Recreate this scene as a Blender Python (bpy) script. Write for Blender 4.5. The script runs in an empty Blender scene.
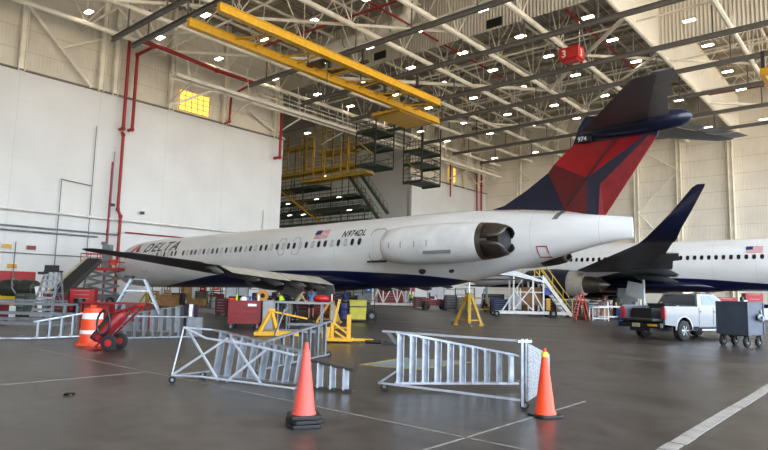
import bpy, bmesh, math, random
from mathutils import Vector, Matrix
random.seed(7)
R = math.radians
SC = bpy.context.scene
COL = SC.collection
YAW = -0.7115                      # the hangar's long axes against the world
HU = Vector((math.cos(YAW), math.sin(YAW), 0))     # towards the doors
HV = Vector((-math.sin(YAW), math.cos(YAW), 0))    # along the nose wall
def H(u, v, z=0.0):
    p = HU*u + HV*v
    return Vector((p.x, p.y, z))
def inv_h(x, y):
    p = Vector((x, y, 0))
    return p.dot(HU), p.dot(HV)

# ------------------------------------------------------------------ materials
def s2l(c):
    return tuple(((x/255)/12.92 if x/255 <= .04045 else ((x/255+.055)/1.055)**2.4) for x in c)
MATS = {}
def M(name, rgb=(128,128,128), rough=.5, metal=0.0, var=.12, scale=3.0, bump=0.0, emit=None, estr=0.0, alpha=1.0, trans=0.0, coat=0.0):
    if name in MATS: return MATS[name]
    m = bpy.data.materials.new(name); m.use_nodes = True
    nt = m.node_tree; b = nt.nodes['Principled BSDF']
    col = s2l(rgb)
    b.inputs['Roughness'].default_value = rough
    b.inputs['Metallic'].default_value = metal
    b.inputs['Coat Weight'].default_value = coat
    if var > 0:
        tc = nt.nodes.new('ShaderNodeTexCoord'); no = nt.nodes.new('ShaderNodeTexNoise')
        no.inputs['Scale'].default_value = scale; no.inputs['Detail'].default_value = 5
        nt.links.new(tc.outputs['Object'], no.inputs['Vector'])
        rp = nt.nodes.new('ShaderNodeValToRGB')
        rp.color_ramp.elements[0].position = .3; rp.color_ramp.elements[1].position = .7
        lo = tuple(c*(1-var) for c in col); hi = tuple(min(1, c*(1+var)) for c in col)
        rp.color_ramp.elements[0].color = (*lo, 1); rp.color_ramp.elements[1].color = (*hi, 1)
        nt.links.new(no.outputs['Fac'], rp.inputs['Fac'])
        nt.links.new(rp.outputs['Color'], b.inputs['Base Color'])
        if bump > 0:
            bp = nt.nodes.new('ShaderNodeBump'); bp.inputs['Strength'].default_value = bump
            bp.inputs['Distance'].default_value = .02
            nt.links.new(no.outputs['Fac'], bp.inputs['Height']); nt.links.new(bp.outputs['Normal'], b.inputs['Normal'])
    else:
        b.inputs['Base Color'].default_value = (*col, 1)
    if emit:
        b.inputs['Emission Color'].default_value = (*s2l(emit), 1); b.inputs['Emission Strength'].default_value = estr
    if trans > 0:
        b.inputs['Transmission Weight'].default_value = trans
    MATS[name] = m
    return m
white_paint = M('white_paint', (228,226,220), .45)
grey_steel = M('grey_steel', (120,120,118), .5, .3)
dark_steel = M('dark_steel', (58,58,56), .5, .3)
beam_grey = M('beam_grey', (100,97,92), .6)
cream_steel = M('cream_steel', (236,230,214), .5, var=.18, scale=.6)
alu = M('aluminium', (160,167,176), .36, .8, var=.25, scale=6)
alu_dull = M('dull_aluminium', (132,137,142), .5, .6, var=.2, scale=5)
red = M('red_paint', (170,26,28), .4)
dark_red = M('dark_red_paint', (128,20,26), .42)
pipe_red = M('pipe_red', (150,32,34), .5)
yellow = M('yellow_paint', (208,154,24), .45)
crane_yellow = M('crane_yellow', (222,170,36), .45)
dock_yellow = M('dock_yellow', (188,152,58), .55, var=.3)
dock_green = M('dock_green', (54,64,52), .6, var=.3)
orange = M('orange_plastic', (226,68,22), .45, var=.06)
faded_orange = M('faded_orange_plastic', (206,80,68), .5, var=.08)
rubber = M('black_rubber', (26,26,27), .75)
black = M('black_plastic', (18,18,20), .45)
blue = M('blue_plastic', (38,70,160), .45)
lime = M('hi_vis_lime', (190,220,40), .6)
ply = M('brown_board', (150,108,62), .6, var=.25)
navy = M('navy_paint', (13,18,44), .28, var=.1, coat=.3)
skin_m = M('skin', (176,126,98), .6, var=.05)
hair_m = M('dark_hair', (40,30,24), .8)
glass_dark = M('dark_window_glass', (14,16,20), .08, var=0)
tape_yellow = M('yellow_tape', (230,205,50), .5)
reflect = M('white_reflective_band', (235,235,235), .4, var=.04)

# ------------------------------------------------------------------ mesh builder
class MB:
    def __init__(s): s.bm = bmesh.new()
    def _tag(s, faces, m):
        for f in faces: f.material_index = m
    def faces(s, pts, fs, m=0, T=None):
        vs = [s.bm.verts.new(T @ Vector(p) if T else Vector(p)) for p in pts]
        out = []
        for f in fs:
            try: out.append(s.bm.faces.new([vs[i] for i in f]))
            except ValueError: pass
        s._tag(out, m); return vs
    def box(s, c, d, m=0, T=None, taper=1.0):
        x, y, z = d[0]/2, d[1]/2, d[2]/2; t = taper
        pts = [(-x,-y,-z),(x,-y,-z),(x,y,-z),(-x,y,-z),(-x*t,-y*t,z),(x*t,-y*t,z),(x*t,y*t,z),(-x*t,y*t,z)]
        pts = [Vector(p) for p in pts]
        if T: pts = [T @ p for p in pts]
        pts = [p+Vector(c) for p in pts]
        s.faces(pts, [(0,3,2,1),(4,5,6,7),(0,1,5,4),(1,2,6,5),(2,3,7,6),(3,0,4,7)], m)
        return s
    def bar(s, a, b, w, h, m=0, up=(0,0,1)):          # rectangular bar between two points
        a, b = Vector(a), Vector(b); d = (b-a); L = d.length; d.normalize()
        up = Vector(up)
        if abs(d.dot(up)) > .98: up = Vector((0,1,0)) if abs(d.y) < .9 else Vector((1,0,0))
        sx = d.cross(up).normalized(); uz = sx.cross(d).normalized()
        T = Matrix((d, sx, uz)).transposed()
        s.box((a+b)/2, (L, w, h), m, T.to_3x3()); return s
    def tube(s, a, b, r, m=0, n=8, r2=None, cap=True):
        a, b = Vector(a), Vector(b); d = b-a
        if d.length < 1e-6: return s
        r2 = r if r2 is None else r2
        q = d.normalized().to_track_quat('Z', 'Y').to_matrix()
        rings = []
        for p, rr in ((a, r), (b, r2)):
            rings.append([s.bm.verts.new(p + q @ Vector((math.cos(2*math.pi*i/n)*rr, math.sin(2*math.pi*i/n)*rr, 0))) for i in range(n)])
        fs = [s.bm.faces.new((rings[0][i], rings[0][(i+1)%n], rings[1][(i+1)%n], rings[1][i])) for i in range(n)]
        if cap: fs.append(s.bm.faces.new(rings[0][::-1])); fs.append(s.bm.faces.new(rings[1]))
        s._tag(fs, m); return s
    def path(s, pts, r, m=0, n=8):
        for a, b in zip(pts, pts[1:]): s.tube(a, b, r, m, n)
        for p in pts[1:-1]: s.ball(p, r, m, 6)
        return s
    def ball(s, c, r, m=0, n=8, sc=(1,1,1), T=None):
        pts, fs = [], []
        k = max(4, n//2+1)
        for j in range(1, k):
            t = math.pi*j/k
            for i in range(n):
                a = 2*math.pi*i/n
                pts.append(Vector((math.sin(t)*math.cos(a)*r*sc[0], math.sin(t)*math.sin(a)*r*sc[1], math.cos(t)*r*sc[2])))
        top = len(pts); pts.append(Vector((0,0,r*sc[2]))); pts.append(Vector((0,0,-r*sc[2])))
        for j in range(k-2):
            for i in range(n): fs.append((j*n+i, (j+1)*n+i, (j+1)*n+(i+1)%n, j*n+(i+1)%n))
        for i in range(n):
            fs.append((top, i, (i+1)%n)); fs.append((top+1, (k-2)*n+(i+1)%n, (k-2)*n+i))
        if T: pts = [T @ p for p in pts]
        s.faces([p+Vector(c) for p in pts], fs, m); return s
    def lathe(s, prof, c=(0,0,0), axis='Z', m=0, n=24, cap0=False, cap1=False, ms=None):
        rings = []
        for (r, h) in prof:
            ring = []
            for i in range(n):
                a = 2*math.pi*i/n; x, y = math.cos(a)*r, math.sin(a)*r
                p = {'Z': (x, y, h), 'X': (h, x, y), 'Y': (y, h, x)}[axis]
                ring.append(s.bm.verts.new(Vector(p)+Vector(c)))
            rings.append(ring)
        for j in range(len(rings)-1):
            fs = [s.bm.faces.new((rings[j][i], rings[j][(i+1)%n], rings[j+1][(i+1)%n], rings[j+1][i])) for i in range(n)]
            s._tag(fs, ms[j] if ms else m)
        if cap0: s._tag([s.bm.faces.new(rings[0][::-1])], ms[0] if ms else m)
        if cap1: s._tag([s.bm.faces.new(rings[-1])], ms[-1] if ms else m)
        return s
    def prism(s, poly, h0, h1, plane='XZ', m=0, T=None):   # polygon pulled between h0 and h1 on the third axis
        def P(a, b, h): return {'XZ': (a, h, b), 'XY': (a, b, h), 'YZ': (h, a, b)}[plane]
        n = len(poly)
        pts = [P(a, b, h0) for a, b in poly] + [P(a, b, h1) for a, b in poly]
        fs = [tuple(range(n))[::-1], tuple(range(n, 2*n))] + [(i, (i+1)%n, n+(i+1)%n, n+i) for i in range(n)]
        s.faces(pts, fs, m, T); return s
    def loft(s, rings, m=0, closed=True, caps=True):
        R_ = [[s.bm.verts.new(Vector(p)) for p in r] for r in rings]
        n = len(R_[0]); fs = []
        for j in range(len(R_)-1):
            for i in range(n if closed else n-1):
                try: fs.append(s.bm.faces.new((R_[j][i], R_[j][(i+1)%n], R_[j+1][(i+1)%n], R_[j+1][i])))
                except ValueError: pass
        if caps:
            fs.append(s.bm.faces.new(R_[0][::-1])); fs.append(s.bm.faces.new(R_[-1]))
        s._tag(fs, m); return s
    def wheel(s, c, r, w, axis='Y', mt=0, mr=1, n=20):
        prof = [(r*.45, -w/2), (r*.8, -w/2), (r*.95, -w*.42), (r, -w*.25), (r, w*.25), (r*.95, w*.42), (r*.8, w/2), (r*.45, w/2)]
        s.lathe(prof, c, axis, mt, n)
        s.lathe([(.001, -w*.36), (r*.3, -w*.4), (r*.56, -w*.3), (r*.56, w*.3), (r*.3, w*.4), (.001, w*.36)], c, axis, mr, n)
        return s
    def build(s, name, mats, parent=None, loc=(0,0,0), rot=(0,0,0), smooth=False, bevel=0, norm=True):
        if not isinstance(mats, (list, tuple)): mats = [mats]
        if norm: bmesh.ops.recalc_face_normals(s.bm, faces=s.bm.faces[:])
        me = bpy.data.meshes.new(name); s.bm.to_mesh(me); s.bm.free()
        for m in mats: me.materials.append(m)
        o = bpy.data.objects.new(name, me); COL.objects.link(o)
        o.location = loc; o.rotation_euler = rot
        if parent: o.parent = parent
        if smooth:
            for p in me.polygons: p.use_smooth = True
            md = o.modifiers.new('es', 'EDGE_SPLIT'); md.split_angle = R(40)
        if bevel:
            md = o.modifiers.new('bv', 'BEVEL'); md.width = bevel; md.segments = 2; md.limit_method = 'ANGLE'
        return o
def tag(o, label=None, cat=None, group=None, kind=None):
    if label: o['label'] = label
    if cat: o['category'] = cat
    if group: o['group'] = group
    if kind: o['kind'] = kind
    return o
def empty(name, label, cat, loc=(0,0,0), rotz=0.0, group=None, rot=None):
    o = bpy.data.objects.new(name, None); COL.objects.link(o); o.empty_display_size = .2
    o.location = loc; o.rotation_euler = rot if rot else (0, 0, rotz)
    return tag(o, label, cat, group)
def kids(o): return [c for c in bpy.data.objects if c.parent == o]
def copy_tree(o, loc=None, rotz=None, label=None, group=None):
    r = o.copy(); COL.objects.link(r)
    def rec(src, dst):
        for ch in kids(src):
            c = ch.copy(); COL.objects.link(c); c.parent = dst; rec(ch, c)
    rec(o, r)
    if loc is not None: r.location = loc
    if rotz is not None: r.rotation_euler = (0, 0, rotz)
    if label: r['label'] = label
    if group: r['group'] = group
    return r
def struct(o): o['kind'] = 'structure'; return o
HR = (0, 0, YAW)
def text_mesh(body, size, shear=0.0, bold=0.0, spacing=1.0):
    cu = bpy.data.curves.new('lettering', 'FONT'); cu.body = body; cu.size = size; cu.shear = shear
    cu.offset = bold; cu.space_character = spacing; cu.resolution_u = 3
    o = bpy.data.objects.new('lettering', cu); COL.objects.link(o)
    dg = bpy.context.evaluated_depsgraph_get(); me = bpy.data.meshes.new_from_object(o.evaluated_get(dg))
    bpy.data.objects.remove(o); bpy.data.curves.remove(cu)
    bm = bmesh.new(); bm.from_mesh(me); bpy.data.meshes.remove(me)
    bmesh.ops.triangulate(bm, faces=bm.faces[:])
    for _ in range(2):
        es = [e for e in bm.edges if e.calc_length() > size*.25]
        if es: bmesh.ops.subdivide_edges(bm, edges=es, cuts=1)
    return bm

# ------------------------------------------------------------------ camera
cam = bpy.data.cameras.new('camera'); co = bpy.data.objects.new('camera', cam); COL.objects.link(co)
cam.sensor_width = 36; cam.lens = 600*36/768; cam.clip_end = 500; cam.clip_start = .05
pitch = math.atan(67.5/600)
co.matrix_world = Matrix.Translation((0,0,1.6)) @ Matrix.Rotation(math.pi/2+pitch, 4, 'X') @ Matrix.Rotation(R(1.4), 4, 'Z')
SC.camera = co
SC.view_settings.view_transform = 'Standard'; SC.view_settings.look = 'None'
SC.view_settings.gamma = 1; SC.view_settings.exposure = 0
SC.view_settings.use_curve_mapping = False

# ------------------------------------------------------------------ world: bright overcast daylight outside the doors
w = bpy.data.worlds.new('daylight'); SC.world = w; w.use_nodes = True
nt = w.node_tree; bg = nt.nodes['Background']
tc = nt.nodes.new('ShaderNodeTexCoord'); sx = nt.nodes.new('ShaderNodeSeparateXYZ')
nt.links.new(tc.outputs['Generated'], sx.inputs['Vector'])
rp = nt.nodes.new('ShaderNodeValToRGB'); mr = nt.nodes.new('ShaderNodeMapRange')
mr.inputs['From Min'].default_value = -1; mr.inputs['From Max'].default_value = 1
nt.links.new(sx.outputs['Z'], mr.inputs['Value']); nt.links.new(mr.outputs['Result'], rp.inputs['Fac'])
e = rp.color_ramp.elements
e[0].position = 0; e[0].color = (.58,.49,.38,1)
e[1].position = 1; e[1].color = (.62,.78,1,1)
a = e.new(.485); a.color = (.72,.62,.49,1)
a = e.new(.51); a.color = (.86,.95,1.06,1)
nt.links.new(rp.outputs['Color'], bg.inputs['Color'])
bg.inputs['Strength'].default_value = 3.0

# ------------------------------------------------------------------ the setting
ROOF = 30.5; U0 = -55.0; V1 = 91.3; U1 = 16.0; V0 = -38.0
def floor_material():
    m = bpy.data.materials.new('sealed_concrete'); m.use_nodes = True
    nt = m.node_tree; b = nt.nodes['Principled BSDF']; L = nt.links; N = nt.nodes.new
    tc = N('ShaderNodeTexCoord')
    def noise(sc, det, vec=None):
        n = N('ShaderNodeTexNoise'); n.inputs['Scale'].default_value = sc; n.inputs['Detail'].default_value = det
        L.new(vec or tc.outputs['Object'], n.inputs['Vector']); return n
    mp = N('ShaderNodeMapping'); mp.inputs['Scale'].default_value = (.45, 1.3, 1); mp.inputs['Rotation'].default_value = (0,0,.5)
    L.new(tc.outputs['Object'], mp.inputs['Vector'])
    n1 = noise(.5, 7, mp.outputs['Vector']); n2 = noise(3.2, 6)
    mix = N('ShaderNodeMix'); mix.data_type = 'FLOAT'; mix.inputs[0].default_value = .4
    L.new(n1.outputs['Fac'], mix.inputs[2]); L.new(n2.outputs['Fac'], mix.inputs[3])
    rp = N('ShaderNodeValToRGB'); e = rp.color_ramp.elements
    e[0].position = .34; e[0].color = (*s2l((30,27,25)), 1)
    e[1].position = .64; e[1].color = (*s2l((82,75,69)), 1)
    L.new(mix.outputs[0], rp.inputs['Fac'])
    # dark saw-cut joints on a 6.1 m grid
    sx = N('ShaderNodeSeparateXYZ'); L.new(tc.outputs['Object'], sx.inputs['Vector'])
    def joint(sock, off, wd):
        a = N('ShaderNodeMath'); a.operation = 'ADD'; a.inputs[1].default_value = -off+6.1*100; L.new(sock, a.inputs[0])
        f = N('ShaderNodeMath'); f.operation = 'MODULO'; f.inputs[1].default_value = 6.1; L.new(a.outputs[0], f.inputs[0])
        c = N('ShaderNodeMath'); c.operation = 'LESS_THAN'; c.inputs[1].default_value = wd; L.new(f.outputs[0], c.inputs[0])
        return c
    j1 = joint(sx.outputs['X'], -3.83, .03); j2 = joint(sx.outputs['Y'], 6.0, .03)
    mx = N('ShaderNodeMath'); mx.operation = 'MAXIMUM'; L.new(j1.outputs[0], mx.inputs[0]); L.new(j2.outputs[0], mx.inputs[1])
    mm = N('ShaderNodeMath'); mm.operation = 'MULTIPLY'; mm.inputs[1].default_value = .55; L.new(mx.outputs[0], mm.inputs[0])
    mc = N('ShaderNodeMix'); mc.data_type = 'RGBA'; L.new(mm.outputs[0], mc.inputs[0])
    L.new(rp.outputs['Color'], mc.inputs[6]); mc.inputs[7].default_value = (.03,.027,.024,1)
    L.new(mc.outputs[2], b.inputs['Base Color'])
    r2 = N('ShaderNodeMapRange'); r2.inputs['To Min'].default_value = .3; r2.inputs['To Max'].default_value = .42
    r2.inputs['From Min'].default_value = .3; r2.inputs['From Max'].default_value = .7
    L.new(n1.outputs['Fac'], r2.inputs['Value']); L.new(r2.outputs['Result'], b.inputs['Roughness'])
    b.inputs['Specular IOR Level'].default_value = .38
    bp = N('ShaderNodeBump'); bp.inputs['Strength'].default_value = .05; bp.inputs['Distance'].default_value = .006
    L.new(n2.outputs['Fac'], bp.inputs['Height']); L.new(bp.outputs['Normal'], b.inputs['Normal'])
    return m
def stripes_material(name, rgb, period, axis, depth=.5, rough=.6, dirt=.12, seams=None, lo=.82):
    m = bpy.data.materials.new(name); m.use_nodes = True
    nt = m.node_tree; b = nt.nodes['Principled BSDF']; L = nt.links; N = nt.nodes.new
    tc = N('ShaderNodeTexCoord'); sx = N('ShaderNodeSeparateXYZ'); L.new(tc.outputs['Object'], sx.inputs['Vector'])
    mu = N('ShaderNodeMath'); mu.operation = 'MULTIPLY'; mu.inputs[1].default_value = 2*math.pi/period
    L.new(sx.outputs[axis], mu.inputs[0])
    sn = N('ShaderNodeMath'); sn.operation = 'SINE'; L.new(mu.outputs[0], sn.inputs[0])
    bp = N('ShaderNodeBump'); bp.inputs['Strength'].default_value = depth; bp.inputs['Distance'].default_value = period*.2
    L.new(sn.outputs[0], bp.inputs['Height']); L.new(bp.outputs['Normal'], b.inputs['Normal'])
    no = N('ShaderNodeTexNoise'); no.inputs['Scale'].default_value = .35; no.inputs['Detail'].default_value = 7
    L.new(tc.outputs['Object'], no.inputs['Vector'])
    rp = N('ShaderNodeValToRGB'); c = s2l(rgb); e = rp.color_ramp.elements
    e[0].position = .3; e[0].color = (*[x*(1-dirt) for x in c], 1); e[1].position = .7; e[1].color = (*[min(1, x*(1+dirt)) for x in c], 1)
    L.new(no.outputs['Fac'], rp.inputs['Fac']); last = rp.outputs['Color']
    if seams:
        for ax, per, wd, off in seams:
            a = N('ShaderNodeMath'); a.operation = 'ADD'; a.inputs[1].default_value = per*100-off; L.new(sx.outputs[ax], a.inputs[0])
            f = N('ShaderNodeMath'); f.operation = 'MODULO'; f.inputs[1].default_value = per; L.new(a.outputs[0], f.inputs[0])
            k = N('ShaderNodeMath'); k.operation = 'LESS_THAN'; k.inputs[1].default_value = wd; L.new(f.outputs[0], k.inputs[0])
            k2 = N('ShaderNodeMath'); k2.operation = 'MULTIPLY'; k2.inputs[1].default_value = 1-lo+.15; L.new(k.outputs[0], k2.inputs[0])
            mc = N('ShaderNodeMix'); mc.data_type = 'RGBA'; L.new(k2.outputs[0], mc.inputs[0]); L.new(last, mc.inputs[6])
            mc.inputs[7].default_value = (*[x*.35 for x in c], 1); last = mc.outputs[2]
    L.new(last, b.inputs['Base Color']); b.inputs['Roughness'].default_value = rough
    return m
fl = MB(); fl.box((-22.5, 25, -.1), (105, 136, .2)); struct(fl.build('floor', floor_material(), rot=HR))
white_wall = stripes_material('white_wall_panels', (218,218,214), 1.2, 'Y', .02, .55, .05, [('Y', 6.7, .05, 3.3), ('Z', 2.4, .02, 0)], lo=.95)
upper_wall = stripes_material('beige_siding', (216,209,193), .3, 'Y', .25, .65, .1, [('Z', 1.9, .06, .3)], lo=.7)
back_clad = stripes_material('beige_back_cladding', (238,231,216), .3, 'X', .25, .65, .08, [('Z', 2.3, .07, .3)], lo=.72)
roof_deck = stripes_material('roof_deck', (182,173,158), .6, 'X', .6, .7, .15, [('X', 3.05, .22, 0), ('Y', 1.83, .1, .2)], lo=.55)
corr = stripes_material('corrugated_curtain', (238,229,209), .32, 'X', .9, .6, .06, [('X', .32, .07, 0)], lo=.75)
corr_v = stripes_material('smooth_curtain', (248,240,224), .9, 'Y', .1, .5, .05)
WT = 19.35
wl = MB()
wl.box((U0-.4, (V0+45)/2, WT/2), (.8, 45-V0, WT)); wl.box((U0-.4, (70+V1)/2, WT/2), (.8, V1-70, WT))
struct(wl.build('wall_left', white_wall, rot=HR))
wu = MB()
wu.box((U0-.55, (V0+45)/2, (WT+ROOF)/2), (.5, 45-V0, ROOF-WT)); wu.box((U0-.55, (70+V1)/2, (WT+ROOF)/2), (.5, V1-70, ROOF-WT))
struct(wu.build('wall_upper_left', upper_wall, rot=HR))
wb = MB(); wb.box(((U0+U1)/2, V1+.2, ROOF/2), (U1-U0+1.6, .4, ROOF)); struct(wb.build('wall_back', back_clad, rot=HR))
wf = MB(); wf.box(((U0+U1)/2, V0-.2, ROOF/2), (U1-U0, .4, ROOF)); struct(wf.build('wall_front', upper_wall, rot=HR))
# the neighbouring bay behind the opening in the left wall
wr = MB(); wr.box((-72, 70.2, ROOF/2), (33, .4, ROOF)); wr.box((-72, 44.8, ROOF/2), (33, .4, ROOF)); wr.box((-88.5, 57.5, ROOF/2), (.4, 25, ROOF))
struct(wr.build('wall_recess', white_wall, rot=HR))
fr = MB(); fr.box((-72, 57.5, -.1), (34, 26, .2)); struct(fr.build('floor_recess', MATS.get('x') or M('recess_concrete', (92,86,80), .4), rot=HR))
ce = MB(); ce.box(((U0+U1)/2-.5, (V0+V1)/2, ROOF+.2), (U1-U0+2, V1-V0+1, .4)); ce.box((-72.2, 57.5, ROOF+.2), (33, 26, .38))
struct(ce.build('ceiling', roof_deck, rot=HR))
# draft curtains under the roof
def curtain(i, c, d, m): 
    b = MB(); b.box(c, d); struct(b.build('trim_%d' % i, m, rot=HR))
curtain(1, ((U0-15.6)/2, 44.0, 27.6), (39.4, .12, 5.8), corr)
curtain(2, (-15.6, 67.7, 26.9), (.12, 47.2, 5.2), corr_v)
curtain(3, ((U1-15.6)/2, 55.8, 27.2), (31.6, .12, 6.4), corr)
# white trims where the wall panels meet the siding
t = MB(); t.box((U0+.05, (V0+45)/2, WT+.03), (.5, 45-V0, .12)); t.box((U0+.05, (70+V1)/2, WT+.03), (.5, V1-70, .12))
struct(t.build('trim_4', M('wall_cap', (120,112,100), .6), rot=HR))
# red painted band along the foot of the left wall
t = MB(); t.box((U0+.03, 13.5, 1.3), (.04, 11.5, 2.6)); struct(t.build('trim_5', red, rot=HR))

# ------------------------------------------------------------------ roof steel
def lattice(i, pts_fn, a, b, z0, z1, step, r0, r1, rw):
    m = MB(); n = max(2, round((b-a)/step)); st = (b-a)/n
    m.tube(pts_fn(a, z0), pts_fn(b, z0), r0, n=8); m.tube(pts_fn(a, z1), pts_fn(b, z1), r1, n=6)
    for k in range(n):
        p = a+k*st
        m.tube(pts_fn(p, z0), pts_fn(p+st/2, z1), rw, n=5, cap=False); m.tube(pts_fn(p+st/2, z1), pts_fn(p+st, z0), rw, n=5, cap=False)
        m.tube(pts_fn(p, z0), pts_fn(p, z1), rw*.8, n=5, cap=False)
    o = m.build('roof_truss', cream_steel, rot=HR, smooth=False); struct(o)
for u in (-52, -46, -40, -34, -28, -21.9, -15.6, -9.5, -3.4, 2.7, 9):
    lattice(0, lambda p, z, u=u: (u, p, z), -36, 91, 24.0, 29.4, 7.2, .22, .14, .06)
for v in (14.0, 21.2, 28.4, 38.8, 49.5, 60.3, 71, 81.5):
    lattice(0, lambda p, z, v=v: (p, v, z), -55, 15, 24.5, 29.0, 6.1, .09, .08, .035)
# horizontal bracing in the bottom chord plane
for (a, b, r) in (((-46,41),(-28,59.5),.2), ((-28,59.5),(-15.6,47),.17), ((-34,74),(-15.6,56),.15), ((-52,28),(-40,40),.15), ((-46,60),(-34,74),.14), ((-15.6,74),(-3.4,86),.17), ((-21.9,52),(-9.5,64),.14), ((-52,60),(-40,49),.14), ((-40,28.4),(-28,41),.14), ((-9.5,64),(3,52),.14), ((-46,88),(-34,76),.13), ((-34,88),(-21.9,76),.13),((-52,14),(-40,26),.14),((-52,26),(-40,14),.12)):
    m = MB(); m.tube((a[0], a[1], 24.0), (b[0], b[1], 24.0), r)
    struct(m.build('roof_brace', cream_steel, rot=HR))
# purlins under the deck
for k in range(24):
    v = 14+k*3.3
    m = MB(); m.box((-19.5, v, 30.1), (71, .12, .45)); struct(m.build('roof_purlin', M('purlin_brown', (160,150,136), .6), rot=HR))
# grey crane runway beams, parallel to the aeroplanes
for v in (21.3, 23.0, 35.2, 42.3, 50.0, 56.4, 64.0, 71.5, 79.0):
    m = MB()
    m.box((-17, v, 22.13), (63.4, .26, .05)); m.box((-17, v, 21.80), (63.4, .26, .05)); m.box((-17, v, 21.96), (63.4, .05, .3))
    for u in range(-46, 14, 6): m.bar((u, v, 22.2), (u, v, 24.4), .1, .1)
    struct(m.build('runway_beam', beam_grey, rot=HR))
# wall columns
def wall_column(u, v, z0, z1, along, d=.5):
    m = MB(); w2 = (d*.15, d) if along == 'v' else (d, d*.15)
    if along == 'v':
        m.box((u, v-d*.45, (z0+z1)/2), (d, d*.12, z1-z0)); m.box((u, v+d*.45, (z0+z1)/2), (d, d*.12, z1-z0)); m.box((u, v, (z0+z1)/2), (d*.12, d, z1-z0))
    else:
        m.box((u-d*.45, v, (z0+z1)/2), (d*.12, d, z1-z0)); m.box((u+d*.45, v, (z0+z1)/2), (d*.12, d, z1-z0)); m.box((u, v, (z0+z1)/2), (d, d*.12, z1-z0))
    struct(m.build('wall_column', cream_steel, rot=HR))
for v in (3.3, 10.0, 16.7, 23.3, 24.6, 30.3, 36.6, 43.6, 72.5, 76.3, 80.2, 84.2, 88.2): wall_column(U0+.1, v, WT-.1, ROOF, 'v')
for u in (-48.3, -41.6, -35.4, -29.1, -23.2, -16.7, -10.6, -4.4, 2, 8.3): wall_column(u, V1-.35, 0, ROOF, 'u', .6)
for (a, b, r) in (((U0+.35,16.7,25.0),(U0+.35,22.4,19.4),.16), ((U0+.2,23.2,24.3),(U0+.2,19.6,22.2),.1), ((U0+.3,16.7,25.2),(U0+.3,24,25.2),.13), ((-53.6,29.6,19.4),(-50.4,33.2,21.6),.12), ((-54.8,40,21.5),(-54.8,45,19.4),.12), ((U0+.3,24,25.2),(-46,24,25.0),.14), ((U0+.3,16.7,25.4),(-46,16.7,25.4),.14), ((U0+.3,24.3,24.9),(-46,28.4,24.5),.14), ((U0+.3, 16.7, 25), (-52, 12, 29),.12),
    ((-54.6,84,22.5),(-54.6,87.5,20.6),.1)):
    m = MB(); m.tube(a, b, r); struct(m.build('wall_brace', cream_steel, rot=HR))
for (a, b) in (((-28.8,V1-.5,14.5),(-23.5,V1-.5,19.5)), ((-28.8,V1-.5,14.0),(-23.5,V1-.5,8.0)), ((-48,V1-.5,22.5),(-41.8,V1-.5,17.5)), ((-29,V1-.5,24),(-23.4,V1-.5,20))):
    m = MB(); m.tube(a, b, .09); struct(m.build('wall_brace', cream_steel, rot=HR))
# lit windows high in the left wall
wy = M('lit_yellow_window', (240,190,70), .4, emit=(255,208,90), estr=.75, var=.1)
for i, (va, vb_, za, zb) in enumerate(((31.4, 34.9, 19.75, 21.9), (79.9, 81.9, 19.9, 22.4))):
    f = empty('window_%d' % (i+1), 'yellow glowing window high in the left wall' if i == 0 else 'small yellow window far along the left wall', 'window', H(U0-.25, (va+vb_)/2, za), YAW)
    del f['category']; struct(f)
    hw = (vb_-va)/2; hh = zb-za
    p = MB(); p.box((0, 0, hh/2), (.06, hw*2, hh)); p.build('window_pane', wy, f)
    g = MB()
    for k in range(6): g.box((.05, -hw+hw*2*k/5, hh/2), (.06, .05, hh))
    for k in range(5): g.box((.05, 0, hh*k/4), (.06, hw*2, .05))
    g.build('window_frame', M('window_frame_ochre', (150,120,60), .5), f)
# ------------------------------------------------------------------ aeroplanes (x aft from the nose, -y port side, z from the cabin axis)
def interp(tab, s):
    if s <= tab[0][0]: return tab[0][1:]
    for a, b in zip(tab, tab[1:]):
        if s <= b[0]:
            t = (s-a[0])/(b[0]-a[0]); return tuple(x+(y-x)*t for x, y in zip(a[1:], b[1:]))
    return tab[-1][1:]
def smooth_tab(tab, n):
    s0, s1 = tab[0][0], tab[-1][0]; out = []
    def cr(i, t):
        P = [tab[max(0, min(len(tab)-1, i+k))] for k in (-1, 0, 1, 2)]
        s = P[1][0]+(P[2][0]-P[1][0])*t; r = [s]
        for c in range(1, len(tab[0])):
            h = P[2][0]-P[1][0]
            m1 = (P[2][c]-P[0][c])/max(1e-6, P[2][0]-P[0][0])*h; m2 = (P[3][c]-P[1][c])/max(1e-6, P[3][0]-P[1][0])*h
            r.append((2*t**3-3*t*t+1)*P[1][c]+(t**3-2*t*t+t)*m1+(-2*t**3+3*t*t)*P[2][c]+(t**3-t*t)*m2)
        return tuple(r)
    for i in range(len(tab)-1):
        k = max(1, int(n*(tab[i+1][0]-tab[i][0])/(s1-s0))+2)
        for j in range(k): out.append(cr(i, j/k))
    out.append(tab[-1]); return out
def body(tab, nseg=48):
    m = MB(); rings = []
    for s, w, zt, zb in tab:
        zc = (zt+zb)/2; h = (zt-zb)/2
        rings.append([(s, math.cos(2*math.pi*i/nseg)*w, zc+math.sin(2*math.pi*i/nseg)*h) for i in range(nseg)])
    m.loft(rings); return m
def skin_y(tab, s, z, off=.0):                 # port side skin position
    w, zt, zb = interp(tab, s); zc = (zt+zb)/2; h = (zt-zb)/2
    q = max(-.999, min(.999, (z-zc)/h)); return -(w*math.sqrt(1-q*q)+off)
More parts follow.
